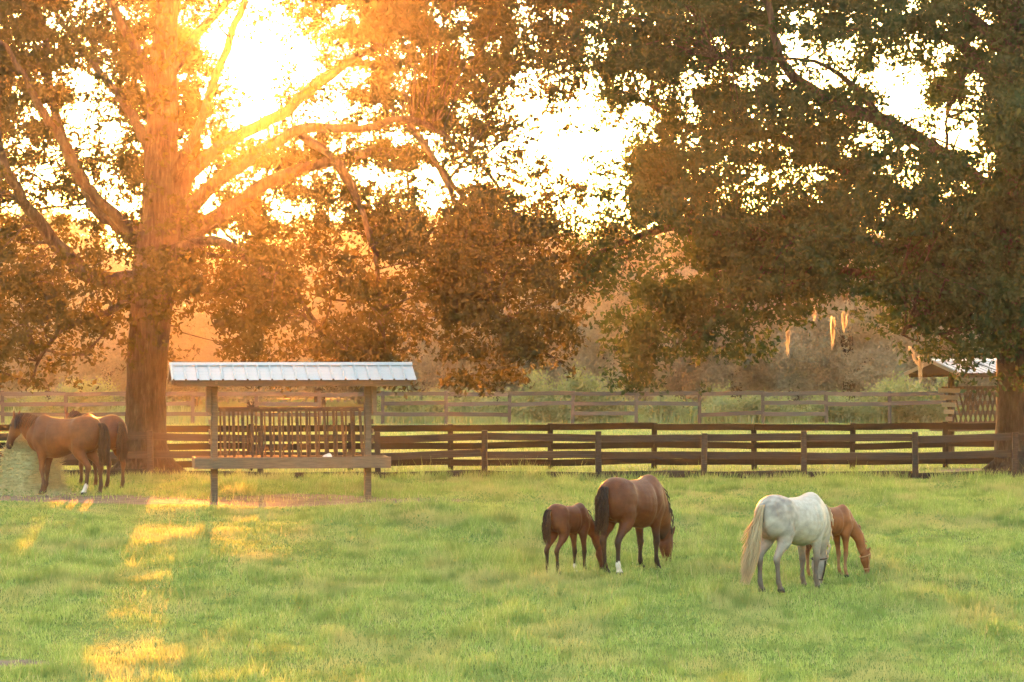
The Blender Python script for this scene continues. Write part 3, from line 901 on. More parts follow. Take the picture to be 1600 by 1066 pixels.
# ------------------------------------------------------------------ hay bale
def hay_bale():
    bY = 67.3
    p = foot(47, bY)
    prof = [(0.0, 1.10), (0.20, 1.09), (0.36, 1.02), (0.48, 0.88), (0.545, 0.66), (0.57, 0.42), (0.62, 0.2), (0.72, 0.05), (0.95, -0.03)]
    S = spline(prof, 22); n = 48
    V = []; F = []
    for i, (r, z) in enumerate(S):
        for k in range(n):
            a = 2 * math.pi * k / n
            q = 1 + 0.06 * math.sin(3 * a + 1) + 0.04 * math.sin(7 * a + 5 * z) + 0.03 * math.sin(13 * a - 9 * z) + random.uniform(-.03, .03)
            V.append((max(r, 0.002) * q * math.cos(a), max(r, 0.002) * q * math.sin(a), z + 0.02 * math.sin(5 * a + 8 * r)))
    for i in range(len(S) - 1):
        for k in range(n):
            F.append((i * n + k, (i + 1) * n + k, (i + 1) * n + (k + 1) % n, i * n + (k + 1) % n))
    root = empty('hay_bale', p)
    link('bale', mesh_np('bale', np.array(V), np.array(F), True), M_hay, root)
    # straws standing off the bale and strewn round its foot
    V = np.array(V); idx = rng.integers(0, len(V), 14000)
    c = V[idx]; nrm = c - np.array([0, 0, 0.45]); nrm /= np.linalg.norm(nrm, axis=1, keepdims=True)
    extra = np.stack([rng.normal(0, 0.9, 2200), rng.normal(-0.2, 0.6, 2200), np.full(2200, 0.015)], -1)
    c = np.concatenate([c, extra]); nrm = np.concatenate([nrm * 0.7, np.tile([0, 0, 0.12], (2200, 1))])
    d = rng.normal(size=c.shape) * np.array([1, 1, 0.6]) + nrm; d /= np.linalg.norm(d, axis=1, keepdims=True)
    s = np.cross(d, rng.normal(size=c.shape)); s /= np.linalg.norm(s, axis=1, keepdims=True)
    L = rng.uniform(0.06, 0.24, len(c))[:, None]
    W = np.stack([c - s * 0.006, c + s * 0.006, c + d * L], 1).reshape(-1, 3)
    o = link('loose_straw', mesh_np('loose_straw', W, np.arange(len(W)).reshape(-1, 3)), M_hay, root)
    o['kind'] = 'stuff'
    tag(root, 'pale green rounded hay bale crumbling at its foot beside the feeding horses', 'hay bale')
hay_bale()

# ------------------------------------------------------------------ horses
def ring_tube(rings, sides=16):
    """rings: (centre, half height, half width, up vector, side vector) -> closed bmesh-ready verts/faces."""
    V = []; F = []
    for c, hh, hw, up, sd in rings:
        for k in range(sides):
            a = 2 * math.pi * k / sides
            V.append(c + up * (math.sin(a) * hh) + sd * (math.cos(a) * hw))
    n = len(rings)
    for i in range(n - 1):
        for k in range(sides):
            F.append((i * sides + k, i * sides + (k + 1) % sides, (i + 1) * sides + (k + 1) % sides, (i + 1) * sides + k))
    F.append(tuple(reversed(range(sides)))); F.append(tuple(range((n - 1) * sides, n * sides)))
    return V, F
def smooth_rows(rows, n):
    return spline(rows, n)
def horse(label, loc, yaw, size, coat, mane_m, tail_m, poll, head_dir, foal=False, legs=None, tail_len=0.95, tail_w=1.0, tail_swing=0.0, halter=None, belly=1.0, neck_mid=None, group='horses in the pasture', mane_side=1):
    """Built facing +X; poll and head_dir in body axes. legs: foot shifts (fl, fr, hl, hr) as (dx, dy)."""
    legs = legs or [(0, 0)] * 4
    root = empty('horse', loc, yaw)
    root.scale = (size, size, size)
    SD = Vector((0, 1, 0)); UP = Vector((0, 0, 1)); FW = Vector((1, 0, 0))
    solids = []
    # --- trunk (x, centre z, half height, half width)
    if not foal:
        T = [(-.83, 1.19, .06, .07), (-.80, 1.16, .17, .15), (-.72, 1.16, .285, .235), (-.58, 1.165, .345, .285), (-.40, 1.15, .355, .30), (-.20, 1.125, .335, .285 * belly), (.0, 1.085, .365, .30 * belly), (.18, 1.07, .385, .315 * belly),
             (.34, 1.085, .395, .295 * belly), (.48, 1.125, .40, .255), (.60, 1.125, .345, .235), (.70, 1.10, .27, .20), (.78, 1.09, .17, .15), (.82, 1.09, .07, .07)]
    else:
        T = [(-.62, 1.19, .05, .06), (-.595, 1.17, .14, .12), (-.53, 1.17, .235, .185), (-.42, 1.18, .28, .22), (-.28, 1.165, .28, .225), (-.13, 1.15, .262, .21 * belly), (.02, 1.125, .275, .215 * belly), (.15, 1.115, .285, .22 * belly),
             (.27, 1.13, .29, .205), (.38, 1.16, .29, .185), (.46, 1.15, .245, .165), (.53, 1.13, .18, .14), (.58, 1.12, .09, .09)]
    Ts = smooth_rows(T, 40)
    solids.append(ring_tube([(Vector((x, 0, z)), max(.02, hh), max(.02, hw), UP, SD) for x, z, hh, hw in Ts], 22))
    # --- legs (x, y, z, half fore-aft, half width)
    xh, xf = (-.52, .44) if not foal else (-.40, .34)
    wq = 1.0 if not foal else 0.80
    hind = [(xh + .02, .13, 1.18, .22, .13), (xh + .07, .150, 1.0, .215, .135), (xh + .10, .165, .86, .165, .105), (xh + .03, .165, .74, .120, .085), (xh - .075, .155, .63, .082, .058), (xh - .145, .15, .545, .068, .046), (xh - .15, .15, .49, .060, .044),
            (xh - .135, .15, .42, .043, .034), (xh - .13, .15, .30, .037, .031), (xh - .125, .15, .20, .040, .034), (xh - .115, .15, .155, .046, .041), (xh - .09, .15, .10, .038, .036), (xh - .07, .15, .065, .050, .047), (xh - .055, .15, .0, .066, .060)]
    fore = [(xf + .06, .135, 1.15, .17, .10), (xf + .03, .150, .98, .16, .105), (xf - .02, .155, .85, .125, .09), (xf - .01, .15, .74, .088, .066), (xf, .145, .62, .066, .052), (xf + .01, .145, .52, .053, .046), (xf + .015, .145, .46, .056, .050),
            (xf + .008, .145, .41, .045, .040), (xf, .145, .30, .034, .030), (xf, .145, .21, .037, .033), (xf + .005, .145, .165, .044, .041), (xf + .03, .145, .10, .037, .036), (xf + .045, .145, .065, .050, .047), (xf + .06, .145, .0, .064, .060)]
    feet = []
    TH = 1.12 if not foal else 1.15
    for li, (tmpl, sgn) in enumerate(((fore, 1), (fore, -1), (hind, 1), (hind, -1))):
        dx, dy = legs[li]
        rows = []
        for (x, y, z, a, b) in tmpl:
            k = max(0.0, min(1.0, (0.98 - z) / 0.98)) ** 1.15
            rows.append((x + dx * k, sgn * y * (wq if z > .5 else wq * 0.96) + dy * k, z, a * TH * (wq if z > .55 else (1.0 if not foal else .88)), b * TH * (wq if z > .55 else (1.0 if not foal else .88))))
        feet.append(rows[-1])
        rs = smooth_rows(rows, 40)
        solids.append(ring_tube([(Vector((x, y, z)), max(.012, a), max(.012, b), FW, SD) for x, y, z, a, b in rs], 14))
    # --- neck
    poll = Vector(poll); hd = Vector(head_dir).normalized()
    if not foal:
        nb = Vector((.50, 0, 1.16)); n1 = Vector((.70, 0, 1.06 if poll.z < 1.0 else 1.22)); hs = 1.0
        nh, nw = [.33, .27, .20, .15, .125], [.19, .155, .115, .09, .08]
    else:
        nb = Vector((.40, 0, 1.18)); n1 = Vector((.55, 0, 1.06 if poll.z < 1.0 else 1.25)); hs = 0.80
        nh, nw = [.23, .18, .135, .11, .095], [.14, .11, .08, .068, .06]
    nm = Vector(neck_mid) if neck_mid else n1.lerp(poll, 0.5) + Vector((0.05, 0, 0.04))
    pth = spline([(*nb, nh[0], nw[0]), (*n1, nh[1], nw[1]), (*nm, nh[2], nw[2]), (*n1.lerp(poll, .25).lerp(poll, .7), nh[3], nw[3]), (*(poll + hd * .05), nh[4], nw[4])], 26)
    rings = []; crest = []
    lat = hd.cross(Vector((0, 0, 1)))
    head_side = Vector((0, 1, 0)) if lat.length < 1e-4 else None
    # the head's side axis: square to the head, turned with the neck
    tn = (poll - nm); tn.normalize()
    hs_side = Vector((0, 1, 0)); hs_side = (hs_side - hd * hs_side.dot(hd)).normalized()
    for i in range(len(pth)):
        c = Vector(pth[i][:3]); t = Vector(pth[min(i + 1, len(pth) - 1)][:3]) - Vector(pth[max(i - 1, 0)][:3]); t.normalize()
        sd = SD.lerp(hs_side, i / (len(pth) - 1)); sd = (sd - t * sd.dot(t)).normalized()
        up = t.cross(sd); 
        if up.dot(Vector((1, 0, 1))) < 0: up = -up
        rings.append((c, pth[i][3], pth[i][4], up, sd)); crest.append((c, up, pth[i][3], sd, t))
    solids.append(ring_tube(rings, 18))
    # --- head: along hd from the poll; fr = forehead side
    fr = hs_side.cross(hd).normalized()
    if fr.dot(crest[-1][1]) < 0: fr = -fr
    H = [(-.07, .03, .07, .06), (-.03, .02, .115, .082), (.05, -.005, .148, .098), (.14, -.02, .150, .10), (.23, -.012, .128, .086), (.33, .005, .098, .068), (.42, .010, .080, .058), (.50, .004, .076, .060), (.555, -.008, .066, .056), (.59, -.012, .04, .04)]
    Hs = smooth_rows(H, 24)
    solids.append(ring_tube([(poll + hd * (l * hs) + fr * (o * hs), max(.015, a * hs), max(.015, b * hs), fr, hs_side) for l, o, a, b in Hs], 16))
    # --- ears
    for s in (-1, 1):
        e0 = poll + hd * (-.02 * hs) + fr * (.075 * hs) + hs_side * (s * .055 * hs)
        ed = (-hd * 0.95 + fr * 0.25 + hs_side * (s * .28)).normalized()
        rr = [(e0 + ed * (l * hs), w * hs, w * .62 * hs) for l, w in ((-.03, .035), (.04, .042), (.09, .036), (.14, .02), (.165, .012))]
        solids.append(ring_tube([(c, a, b, hs_side, fr) for c, a, b in rr], 10))
    # --- join, remesh to one skin
    VV = []; FF = []
    for V, F in solids:
        n0 = len(VV); VV += [v[:] for v in V]; FF += [tuple(i + n0 for i in f) for f in F]
    me = bpy.data.meshes.new('tmp'); me.from_pydata(VV, [], FF); me.update()
    bm = bmesh.new(); bm.from_mesh(me); bmesh.ops.recalc_face_normals(bm, faces=bm.faces[:]); bm.to_mesh(me); bm.free()
    tmp = bpy.data.objects.new('tmp', me); COL.objects.link(tmp)
    rm = tmp.modifiers.new('r', 'REMESH'); rm.mode = 'VOXEL'; rm.voxel_size = 0.019
    sm = tmp.modifiers.new('s', 'SMOOTH'); sm.factor = 0.5; sm.iterations = 5
    dg = bpy.context.evaluated_depsgraph_get()
    body = bpy.data.meshes.new_from_object(tmp.evaluated_get(dg))
    bpy.data.objects.remove(tmp); bpy.data.meshes.remove(me)
    body.name = 'body'
    for p in body.polygons: p.use_smooth = True
    # --- muscle relief
    f_ = 1.0 if not foal else 0.76
    nv = len(body.vertices)
    co = np.empty(nv * 3, dtype=np.float32); body.vertices.foreach_get('co', co); co = co.reshape(-1, 3)
    nr = np.empty(nv * 3, dtype=np.float32); body.vertices.foreach_get('normal', nr); nr = nr.reshape(-1, 3)
    disp = np.zeros(nv)
    for (x, y, z, rx, rz_, amt) in ((-.22, .28, 1.22, .10, .16, -.028), (-.37, .22, 1.40, .07, .06, .020), (-.30, .28, .93, .07, .20, -.030), (.27, .28, 1.12, .05, .30, -.022), (.43, .25, 1.12, .10, .16, .020), (.58, .2, 1.25, .05, .2, -.018),
                                   (-.62, .20, .98, .13, .12, .022), (-.66, .0, 1.05, .2, .30, 0.0), (.02, .30, 1.02, .14, .14, .012), (-.47, .15, .74, .05, .10, .012), (.40, .15, .78, .05, .07, .012)):
        g = np.exp(-((co[:, 0] - x * f_) / (rx * f_ ** .5)) ** 2 - ((co[:, 2] - (1.15 + (z - 1.15) * (f_ ** .5))) / rz_) ** 2 - ((np.abs(co[:, 1]) - y * f_) / .16) ** 2)
        disp += amt * f_ * g
    ribs = np.sin(co[:, 0] * 62.0) * np.exp(-((co[:, 0] - .12) / .17) ** 2 - ((co[:, 2] - 1.08) / .16) ** 2) * 0.0025
    cleft = np.exp(-(co[:, 1] / .035) ** 2) * np.clip((-.55 * f_ - co[:, 0]) / .1, 0, 1) * ((co[:, 2] > .85) & (co[:, 2] < 1.25)) * -.022
    co = co + nr * (disp + ribs + cleft)[:, None]
    body.vertices.foreach_set('co', co.astype(np.float32).ravel())
    # --- coat colours
    co = np.empty(len(body.vertices) * 3, dtype=np.float32); body.vertices.foreach_get('co', co); co = co.reshape(-1, 3)
    col = coat(co, np.array([f[:2] for f in feet]), np.array(poll), np.array(hd), hs, np.array(fr), np.array(hs_side))
    # eye and nostril
    for s in (-1, 1):
        e = np.array(poll + hd * (.13 * hs) + fr * (.075 * hs) + hs_side * (s * .085 * hs))
        d = np.linalg.norm(co - e, axis=1); col[d < .026] = (.006, .005, .004)
        e = np.array(poll + hd * (.545 * hs) + fr * (.04 * hs) + hs_side * (s * .035 * hs))
        d = np.linalg.norm(co - e, axis=1); col[d < .02] = (.01, .008, .007)
    ca = body.attributes.new('coat', 'FLOAT_COLOR', 'POINT')
    ca.data.foreach_set('color', np.concatenate([col, np.ones((len(col), 1))], 1).astype(np.float32).ravel())
    link('body', body, M_coat, root)
    # --- tail: many tapering locks
    P = Pile()
    dock = Vector((-.80, 0, 1.36)) if not foal else Vector((-.60, 0, 1.33))
    nl = 380 if not foal else 200
    for k in range(nl):
        a = rng.uniform(0, 2 * math.pi); r = math.sqrt(rng.uniform(0, 1)) * (.058 if not foal else .042) * tail_w
        ox, oy = math.cos(a) * r * .8, math.sin(a) * r
        l = tail_len * rng.uniform(.72, 1.04) if rng.uniform() > .25 else tail_len * rng.uniform(.35, .8)
        pts = []
        for t in np.linspace(0, 1, 9):
            fan = .30 + 1.75 * math.sin(min(1, t * 1.1) * math.pi * .60)
            back = -.10 * math.sin(min(1, t * 2.4) * math.pi * .5) - .02 * t
            pts.append(dock + Vector((back + ox * fan + .015 * math.sin(5 * t + k), oy * fan + tail_swing * t * t + .012 * math.sin(6 * t + 2 * k), -l * t + .05 * math.sin(math.pi * min(1, t * 3)))))
        V, F = tube_np(pts, [.009, .011, .011, .010, .010, .009, .007, .005, .002], 3)
        P.add(V, F)
    link('tail', P.mesh('tail', True), tail_m, root)
    # --- mane
    P = Pile()
    for k in range(150 if not foal else 70):
        u = rng.uniform(0.16, 0.98); i = u * (len(crest) - 1); c, up, hh, sd, t = crest[int(i)]
        b0 = c + up * (hh * .96) + sd * rng.normal(0, .012)
        sgn = mane_side if rng.uniform() > .12 else -mane_side
        L = (rng.uniform(.10, .26) if not foal else rng.uniform(.04, .09))
        dn = (Vector((0, 0, -1)) + sd * (sgn * .25)).normalized()
        wdt = crest[int(i)][3] * 0 + sd * (sgn * (.05 + .9 * hh * .35))
        pts = [b0, b0 + up * .03 + sd * (sgn * .025), b0 + wdt * .9 - up * (L * .25) + dn * L * .2, b0 + wdt - up * (L * .55) + dn * L * .5]
        V, F = tube_np(pts, [.012, .013, .011, .003], 4)
        P.add(V, F)
    for k in range(26 if not foal else 10):    # forelock
        b0 = poll + fr * (.10 * hs) + hs_side * rng.normal(0, .02)
        L = rng.uniform(.10, .22) * hs
        pts = [b0 - hd * .03, b0 + fr * .02 + hd * (.3 * L), b0 + hd * (.7 * L) + hs_side * rng.normal(0, .02), b0 + hd * L + hs_side * rng.normal(0, .03)]
        V, F = tube_np(pts, [.010, .010, .008, .003], 4)
        P.add(V, F)
    link('mane', P.mesh('mane', True), mane_m, root)
    # --- halter
    if halter is not None:
        P = Pile()
        def band(l, grow, tilt=0.0):
            r = Hs[int(np.argmin(np.abs(Hs[:, 0] - l)))]
            pts = []
            for k in range(21):
                a = 2 * math.pi * k / 20
                pts.append(poll + hd * ((l + tilt * math.sin(a)) * hs) + fr * (r[1] * hs + math.sin(a) * (r[2] * hs + grow)) + hs_side * (math.cos(a) * (r[3] * hs + grow)))
            V, F = tube_np(pts, [.012] * 21, 6); P.add(V, F)
        band(.37, .006); band(.03, .012, -.03)
        for s in (-1, 1):
            q = spline([(*(poll + hd * (.06 * hs) + hs_side * (s * .110 * hs)),), (*(poll + hd * (.2 * hs) + hs_side * (s * .108 * hs)),), (*(poll + hd * (.37 * hs) + hs_side * (s * .075 * hs)),)], 6)
            V, F = tube_np([Vector(v) for v in q], [.012] * 6, 6); P.add(V, F)
        link('halter', P.mesh('halter', True), halter, root)
    tag(root, label, 'horse', group)
    return root

def lerp_c(a, b, k):
    k = np.clip(k, 0, 1)[:, None]
    return np.array(a)[None] * (1 - k) + np.array(b)[None] * k
def coat_fn(base, dark_low=None, low_z=.52, sock=None, sock_leg=(), muzzle=None, top=None, blaze=None, dapple=None, low_soft=.18, face=None):
    def f(co, feet, poll, hd, hs, fr, side):
        n = len(co)
        col = np.tile(np.array(base, dtype=float), (n, 1))
        if top is not None:
            k = np.clip((co[:, 2] - 1.2) / .25, 0, 1)
            col = col * (1 - k[:, None]) + np.array(top)[None] * k[:, None]
        if dapple is not None:
            d = vnoise(co[:, 0] * 16 + 40, co[:, 2] * 16 + co[:, 1] * 11 + 60, 5)
            m = np.clip((-.02 - co[:, 0]) / .5, 0, 1) * np.clip((co[:, 2] - .5) / .3, 0, 1)
            k = np.clip(m * (.35 + .9 * (d - .3)), 0, 1)
            col = col * (1 - k[:, None]) + np.array(dapple)[None] * k[:, None]
        headl = (co - poll) @ hd
        near = np.linalg.norm(co - (poll + np.clip(headl, 0, .6 * hs)[:, None] * hd), axis=1) < .17 * hs
        if face is not None: col[near] = face
        is_leg = (co[:, 2] < low_z + low_soft) & ~near
        if dark_low is not None:
            k = np.clip((low_z + low_soft - co[:, 2]) / low_soft, 0, 1) * is_leg
            col = col * (1 - k[:, None]) + np.array(dark_low)[None] * k[:, None]
        if sock is not None:
            for li in sock_leg:
                d = np.linalg.norm(co[:, :2] - feet[li][None], axis=1)
                k = ((d < .13) & (co[:, 2] < .21 + .02 * np.sin(co[:, 0] * 60)) & ~near)
                col[k] = sock
        for li in range(4):
            d = np.linalg.norm(co[:, :2] - feet[li][None], axis=1)
            k = (d < .13) & (co[:, 2] < .062) & ~near
            col[k] = (.045, .036, .03)
        if muzzle is not None:
            k = np.clip((headl - .40 * hs) / (.14 * hs), 0, 1) * near
            col = col * (1 - k[:, None]) + np.array(muzzle)[None] * k[:, None]
        if blaze is not None:
            lat = np.abs((co - poll) @ side); frd = (co - poll) @ fr
            k = near & (lat < .028 * hs) & (frd > .03 * hs) & (headl > .08 * hs)
            col[k] = blaze
        return col
    return f
H_dark = hair_mat('dark_brown_hair', (0.018, 0.010, 0.007), (0.06, 0.032, 0.02), 0.15)
H_bay = hair_mat('brown_hair', (0.045, 0.02, 0.012), (0.10, 0.045, 0.025), 0.2)
H_grey = hair_mat('cream_grey_hair', (0.58, 0.45, 0.30), (0.85, 0.71, 0.51), 0.5)
H_chest = hair_mat('chestnut_hair', (0.22, 0.10, 0.045), (0.38, 0.19, 0.09), 0.3)
def place_at(px, Y):
    return foot(px, Y)
# bay mare, rump towards the camera, grazing
horse('large bay mare grazing, rump to the viewer, one white hind sock', place_at(989, 51.4), R(57), 1.03,
      coat_fn((.104, .031, .012), (.034, .018, .013), .54, (.62, .56, .5), (3,), (.05, .03, .022)), H_dark, H_dark,
      (1.20, .10, .50), (.02, -.03, -1), legs=[(.02, 0), (.06, 0), (.04, .0), (-.06, 0)], tail_len=.72, tail_w=.9, tail_swing=.03)
# bay foal
horse('small brown foal grazing beside the bay mare, its head by her hind legs', place_at(888, 50.9), R(52), 0.80,
      coat_fn((.094, .028, .012), (.03, .018, .013), .46, (.6, .55, .5), (0,), (.04, .026, .02)), H_dark, H_dark,
      (.99, -.06, .50), (.05, -.05, -1), foal=True, legs=[(.02, 0), (.06, .0), (-.02, 0), (.03, 0)], tail_len=.66)
# grey mare
horse('dappled grey mare with a long cream tail, grazing with lowered head', place_at(1239, 49.0), R(50), 0.98,
      coat_fn((.42, .375, .32), (.12, .095, .082), .46, None, (), (.2, .17, .16), dapple=(.21, .175, .155), low_soft=.3, face=(.24, .215, .2)), H_grey, H_grey,
      (1.04, .20, .47), (-.10, .05, -1), legs=[(.02, 0), (-.02, 0), (-.05, .0), (.06, 0)], tail_len=1.2, tail_w=0.72, tail_swing=.26, halter=M_strap, belly=1.1, neck_mid=(.92, .08, .86))
# chestnut foal behind the grey mare
horse('chestnut foal with a halter grazing behind the grey mare', place_at(1297, 50.6), R(43), 0.80,
      coat_fn((.205, .068, .024), (.28, .14, .07), .40, None, (), (.20, .12, .09), blaze=(.6, .5, .42)), H_chest, H_chest,
      (.97, -.07, .44), (.10, -.05, -1), foal=True, legs=[(.06, 0), (-.02, 0), (.0, 0), (.03, 0)], tail_len=.72, halter=M_strap_tan)
# bay horse at the hay
horse('bay horse side-on nibbling the top of the hay bale, white hind sock', place_at(101, 66.3), R(180 - 27), 1.085,
      coat_fn((.122, .044, .018), (.085, .045, .026), .42, (.62, .56, .5), (2,), (.05, .032, .025)), H_dark, H_dark,
      (1.06, .02, 1.40), (.42, .04, -1), legs=[(-.06, 0), (.10, 0), (.06, 0), (-.12, 0)], tail_len=.80, neck_mid=(.88, .02, 1.33))
# second horse behind it
horse('darker brown horse standing behind the bay horse at the hay bale', place_at(155, 68.4), R(180 - 52), 1.05,
      coat_fn((.108, .04, .018), (.10, .05, .03), .42, None, (), (.05, .032, .025)), H_dark, H_dark,
      (1.06, .05, 1.42), (.42, .04, -1), legs=[(.05, 0), (-.1, 0), (.08, 0), (-.06, 0)], tail_len=.78)

# ------------------------------------------------------------------ woodland and bushes behind
def leafy(name, label, cat, base, clumps, leaf_m, size, density, trunk=None, limbs=(), group=None, droop=0.3):
    root = empty(name, base)
    Cs = []
    for (c, r) in clumps:
        c = np.array(c); r = np.array(r)
        n = max(10, int(density * (r[0] * r[2] + r[0] * r[1] + r[1] * r[2]) / 3))
        d = rng.normal(size=(n, 3)); d /= np.linalg.norm(d, axis=1, keepdims=True)
        q = d * (rng.uniform(0.25, 1.0, (n, 1)) ** 0.5) * (1 + 0.18 * rng.normal(size=(n, 1)))
        Cs.append(c + q * r)
    cen = np.concatenate(Cs)
    cl = spray(cen, 9, size * 2.8)
    cl = cl[cl[:, 2] > 0.02]
    cr = link('crown' if trunk else 'foliage', mesh_np('crown', *leaf_quads(cl, size, droop)), leaf_m, root)
    cr['kind'] = 'stuff'
    if trunk:
        S = spline(trunk, 16)
        V, F = tube_np([Vector(v[:3]) for v in S], [v[3] for v in S], 10, .05)
        link('trunk', mesh_np('trunk', V, F, True), M_bark, root)
        for L in limbs:
            S = spline(L, 10)
            V, F = tube_np([Vector(v[:3]) for v in S], [max(.02, v[3]) for v in S], 6, .05)
            link('limb', mesh_np('limb', V, F, True), M_bark, root)
    tag(root, label, cat, group)
    return root
CROWNS = []
def crown_mesh(seed):
    """A loose rounded crown about 9 m tall and 4 m in half width, standing on z = 0."""
    h, w, low = 9.0, 4.0, 0.14
    Cs = []
    for k in range(15):
        t = (k + 0.5) / 15
        z = h * (low + (0.95 - low) * t)
        rad = w * math.sin(math.pi * (0.16 + 0.78 * t)) ** 0.8
        a = k * 2.4 + seed * 1.7
        r_ = w * random.uniform(.32, .5)
        c = np.array((math.cos(a) * rad * .62, math.sin(a) * rad * .5, min(z, h - r_ * .6))); rr = np.array((r_, r_ * .9, r_ * random.uniform(.55, .8)))
        n = int(310 * (rr[0] * rr[2] + rr[0] * rr[1] + rr[1] * rr[2]) / 3)
        d = rng.normal(size=(n, 3)); d /= np.linalg.norm(d, axis=1, keepdims=True)
        q = d * (rng.uniform(0.3, 1.0, (n, 1)) ** 0.5) * (1 + 0.16 * rng.normal(size=(n, 1)))
        Cs.append(c + q * rr)
    cl = spray(np.concatenate(Cs), 7, 0.32)
    cl = cl[cl[:, 2] > 0.3]
    me = mesh_np('crown', *leaf_quads(cl, 0.15, .3))
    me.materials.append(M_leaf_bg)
    return me
for s_ in range(3): CROWNS.append(crown_mesh(s_))
def wood_tree(px, Y, h, w, label):
    root = empty('woodland_tree', foot(px, Y), (px * 0.37) % 6.28)
    cr = link('crown', CROWNS[(px // 7) % 3], None, root); cr['kind'] = 'stuff'
    cr.scale = (w / 4.0, w / 4.0, h / 9.0)
    tr = [(0, 0, -.1, .30), (.05, 0, h * .25, .24), (.1, .1, h * .55, .15), (0, 0, h * .9, .05)]
    S = spline(tr, 14)
    V, F = tube_np([Vector(v[:3]) for v in S], [v[3] for v in S], 9, .05)
    link('trunk', mesh_np('trunk', V, F, True), M_bark, root)
    for q in range(5):
        L = [(.05, 0, h * (.2 + .1 * q), .13), (math.cos(q * 2.1 + px) * w * .3, math.sin(q * 2.1 + px) * w * .3, h * (.34 + .1 * q), .09), (math.cos(q * 2.1 + px) * w * .65, math.sin(q * 2.1 + px) * w * .6, h * (.42 + .1 * q), .04)]
        S = spline(L, 8)
        V, F = tube_np([Vector(v[:3]) for v in S], [max(.02, v[3]) for v in S], 6, .05)
        link('limb', mesh_np('limb', V, F, True), M_bark, root)
    tag(root, label, 'tree', 'woodland trees beyond the far fence')
WOOD = [  # pixel column, distance, height, half width, label
    (-60, 150, 9.6, 4.6, 'woodland tree cut by the left edge of the picture, behind the far fence'),
    (70, 158, 10.0, 4.4, 'hazy woodland tree seen above the two horses at the hay bale'),
    (165, 146, 7.6, 3.2, 'small hazy woodland tree just left of the large oak trunk'),
    (300, 160, 8.1, 4.2, 'woodland tree glowing in haze just right of the large oak trunk'),
    (395, 150, 7.0, 3.6, 'low woodland tree seen above the left end of the feeder roof'),
    (500, 156, 9.4, 4.4, 'woodland tree seen above the middle of the feeder roof'),
    (590, 164, 9.8, 4.2, 'tall woodland tree behind the right end of the feeder roof'),
    (668, 152, 9.4, 3.6, 'pale woodland tree in the gap right of the feeder roof'),
    (770, 160, 9.8, 4.6, 'woodland tree behind the drooping oak bough in the picture centre'),
    (880, 150, 8.4, 3.8, 'light woodland tree right of the drooping oak bough'),
    (965, 142, 8.4, 3.2, 'slender pale-trunked woodland tree between the two oak crowns'),
    (1060, 158, 9.2, 4.2, 'woodland tree behind the lowest tip of the right oak crown'),
    (1150, 148, 7.6, 3.6, 'greyish woodland tree under the right oak, left of the moss strands'),
    (1240, 160, 9.2, 4.4, 'tall greyish woodland tree behind the leftmost moss strand'),
    (1325, 144, 7.8, 4.0, 'woodland tree with a forked dark trunk below the moss strands'),
    (1420, 156, 9.0, 4.2, 'woodland tree behind the gable of the far feeder'),
    (1520, 150, 8.4, 4.0, 'woodland tree behind the roof of the far feeder'),
    (1640, 158, 9.6, 4.6, 'woodland tree behind the right oak trunk at the picture edge'),
]
for (px, Y, h, w, lab) in WOOD:
    wood_tree(px, Y, h, w, lab)
def far_wood():
    P = Pile()
    # lumpy solid core, added inside the wood to block light gaps
    xs = np.linspace(-64, 64, 120); ss = np.linspace(0, 1, 14)
    Xg, S = np.meshgrid(xs, ss)
    top = 3.9 + 2.0 * vnoise(Xg * 0.16, Xg * 0 + 18.4, 21) + 0.9 * vnoise(Xg * 0.5, Xg * 0 + 5, 22)
    Zg = top * np.sin(S * np.pi / 2); Yg = 183 + 8 * (1 - np.cos(S * np.pi / 2)) + 1.6 * (vnoise(Xg * 0.7, S * 9, 23) - .5)
    V = np.stack([Xg, Yg, Zg], -1).reshape(-1, 3); nx = len(xs)
    I, J = np.meshgrid(np.arange(nx - 1), np.arange(13)); a_ = (J * nx + I).ravel()
    P.add(V, np.stack([a_, a_ + 1, a_ + 1 + nx, a_ + nx], -1))
    n = 9000
    x = rng.uniform(-62, 62, n); y = rng.uniform(172, 186, n)
    top = 6.6 + 2.6 * vnoise(x * 0.16, y * 0.1, 21) + 1.2 * vnoise(x * 0.5, y * 0.3, 22)
    z = top * rng.uniform(0, 1, n) ** 0.7
    cen = np.stack([x, y, z], -1)
    low = np.stack([rng.uniform(-62, 62, 3000), rng.uniform(164, 172, 3000), rng.uniform(0, 2.6, 3000)], -1)
    cl = spray(np.concatenate([cen, low]), 11, 0.8); cl = cl[cl[:, 2] > 0.05]
    P.add(*leaf_quads(cl, 0.30, .2))
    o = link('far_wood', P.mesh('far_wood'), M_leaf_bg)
    tag(o, 'distant wood merging into one hazy mass', 'wood', kind='stuff')
far_wood()
BUSH = [  # px, Y, half width, height, label
    (120, 128, 1.6, 1.8, 'yellow-lit bush behind the far fence above the horses at the bale'),
    (640, 127, 1.3, 1.5, 'pale bush behind the far fence just right of the feeder roof'),
    (745, 130, 1.8, 1.3, 'low wide bush behind the far fence under the drooping bough'),
    (868, 126.5, 1.5, 2.2, 'bright green upright bush at the far fence left of the pale trunks'),
    (925, 127, 1.1, 1.5, 'small green bush at the far fence beside the pale trunks'),
    (1085, 126, 1.4, 1.2, 'low green bush at the far fence under the right oak'),
    (1165, 127, 1.6, 1.3, 'wide green bush at the far fence, left of the forked dark trunk'),
    (1290, 126, 1.4, 1.4, 'green bush at the far fence below the longest moss strand'),
    (1375, 127, 1.5, 1.7, 'tall green bush at the far fence, second left of the far feeder'),
    (1440, 125.8, 1.6, 2.0, 'tall bright bush at the far fence touching the left of the far feeder'),
]
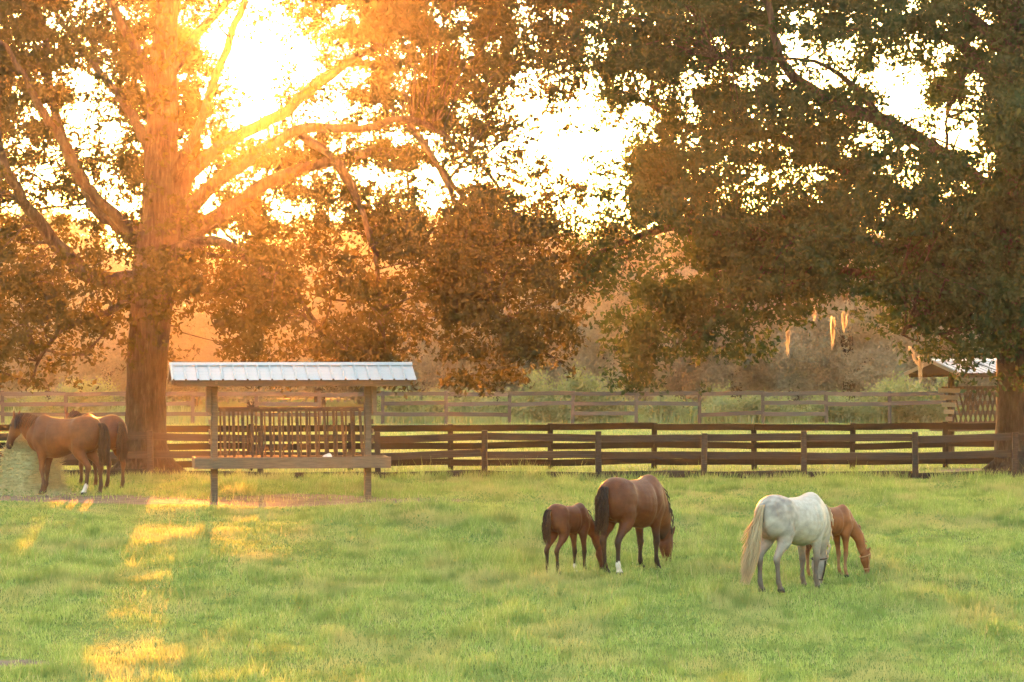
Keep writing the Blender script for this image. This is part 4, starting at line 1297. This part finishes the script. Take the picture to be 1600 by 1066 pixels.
for (px, Y, w, h, lab) in BUSH:
    b = foot(px, Y)
    clumps = [((random.uniform(-.6, .6) * w, random.uniform(-.4, .4) * w, h * random.uniform(.25, .7)), (w * random.uniform(.4, .6), w * .45, h * random.uniform(.3, .42))) for _ in range(7)]
    clumps = [((random.uniform(-1.1, 1.1) * w, random.uniform(-.5, .5) * w, h * random.uniform(.1, .55)), (w * random.uniform(.16, .34), w * .3, h * random.uniform(.22, .55))) for _ in range(11)]
    leafy('bush', lab, 'bush', b, clumps, M_weed, 0.13, 330, group='bushes along the far fence')
def far_weeds():
    n = 30000
    x = rng.uniform(-24, 26, n); y = rng.uniform(118.5, 131, n)
    k = vnoise(x * 0.5, y * 0.3, 31)
    keep = rng.uniform(0, 1, n) < 0.25 + k * (y > 124.5)
    x, y, k = x[keep], y[keep], k[keep]
    h = (0.10 + 0.95 * k ** 2 * (y > 124)) * rng.uniform(.4, 1.2, len(x))
    o = link('tall_weeds', mesh_np('tall_weeds', *blades(x, y, h, rng.uniform(.03, .09, len(x)), rng.uniform(.05, .5, len(x)))), M_weed)
    tag(o, 'tall rank weeds growing along the far fence', 'weeds', kind='stuff')
far_weeds()

# ------------------------------------------------------------------ haze
def haze():
    me = bpy.data.meshes.new('haze')
    bm = bmesh.new()
    x0, x1, y0, y1, z0, z1 = -1560, 1560, -75, 2680, -3.6, 21.0
    add_box(bm, ((x0 + x1) / 2, (y0 + y1) / 2, (z0 + z1) / 2), (x1 - x0, y1 - y0, z1 - z0))
    bm.to_mesh(me); bm.free()
    m, nt, out = new_mat('haze')
    v = nd(nt, 'ShaderNodeVolumePrincipled')
    v.inputs['Color'].default_value = (0.95, 0.92, 0.86, 1)
    v.inputs['Density'].default_value = HAZE_DENSITY
    v.inputs['Anisotropy'].default_value = HAZE_G
    v2 = nd(nt, 'ShaderNodeVolumePrincipled')
    v2.inputs['Color'].default_value = (0.95, 0.93, 0.9, 1)
    v2.inputs['Density'].default_value = HAZE_MIST
    v2.inputs['Anisotropy'].default_value = 0.55
    ad = nd(nt, 'ShaderNodeAddShader')
    nt.links.new(v.outputs[0], ad.inputs[0]); nt.links.new(v2.outputs[0], ad.inputs[1])
    nt.links.new(ad.outputs[0], out.inputs['Volume'])
    o = link('haze', me, m)
    tag(o, 'thin golden evening haze lying over the pasture', 'haze', kind='stuff')
haze()
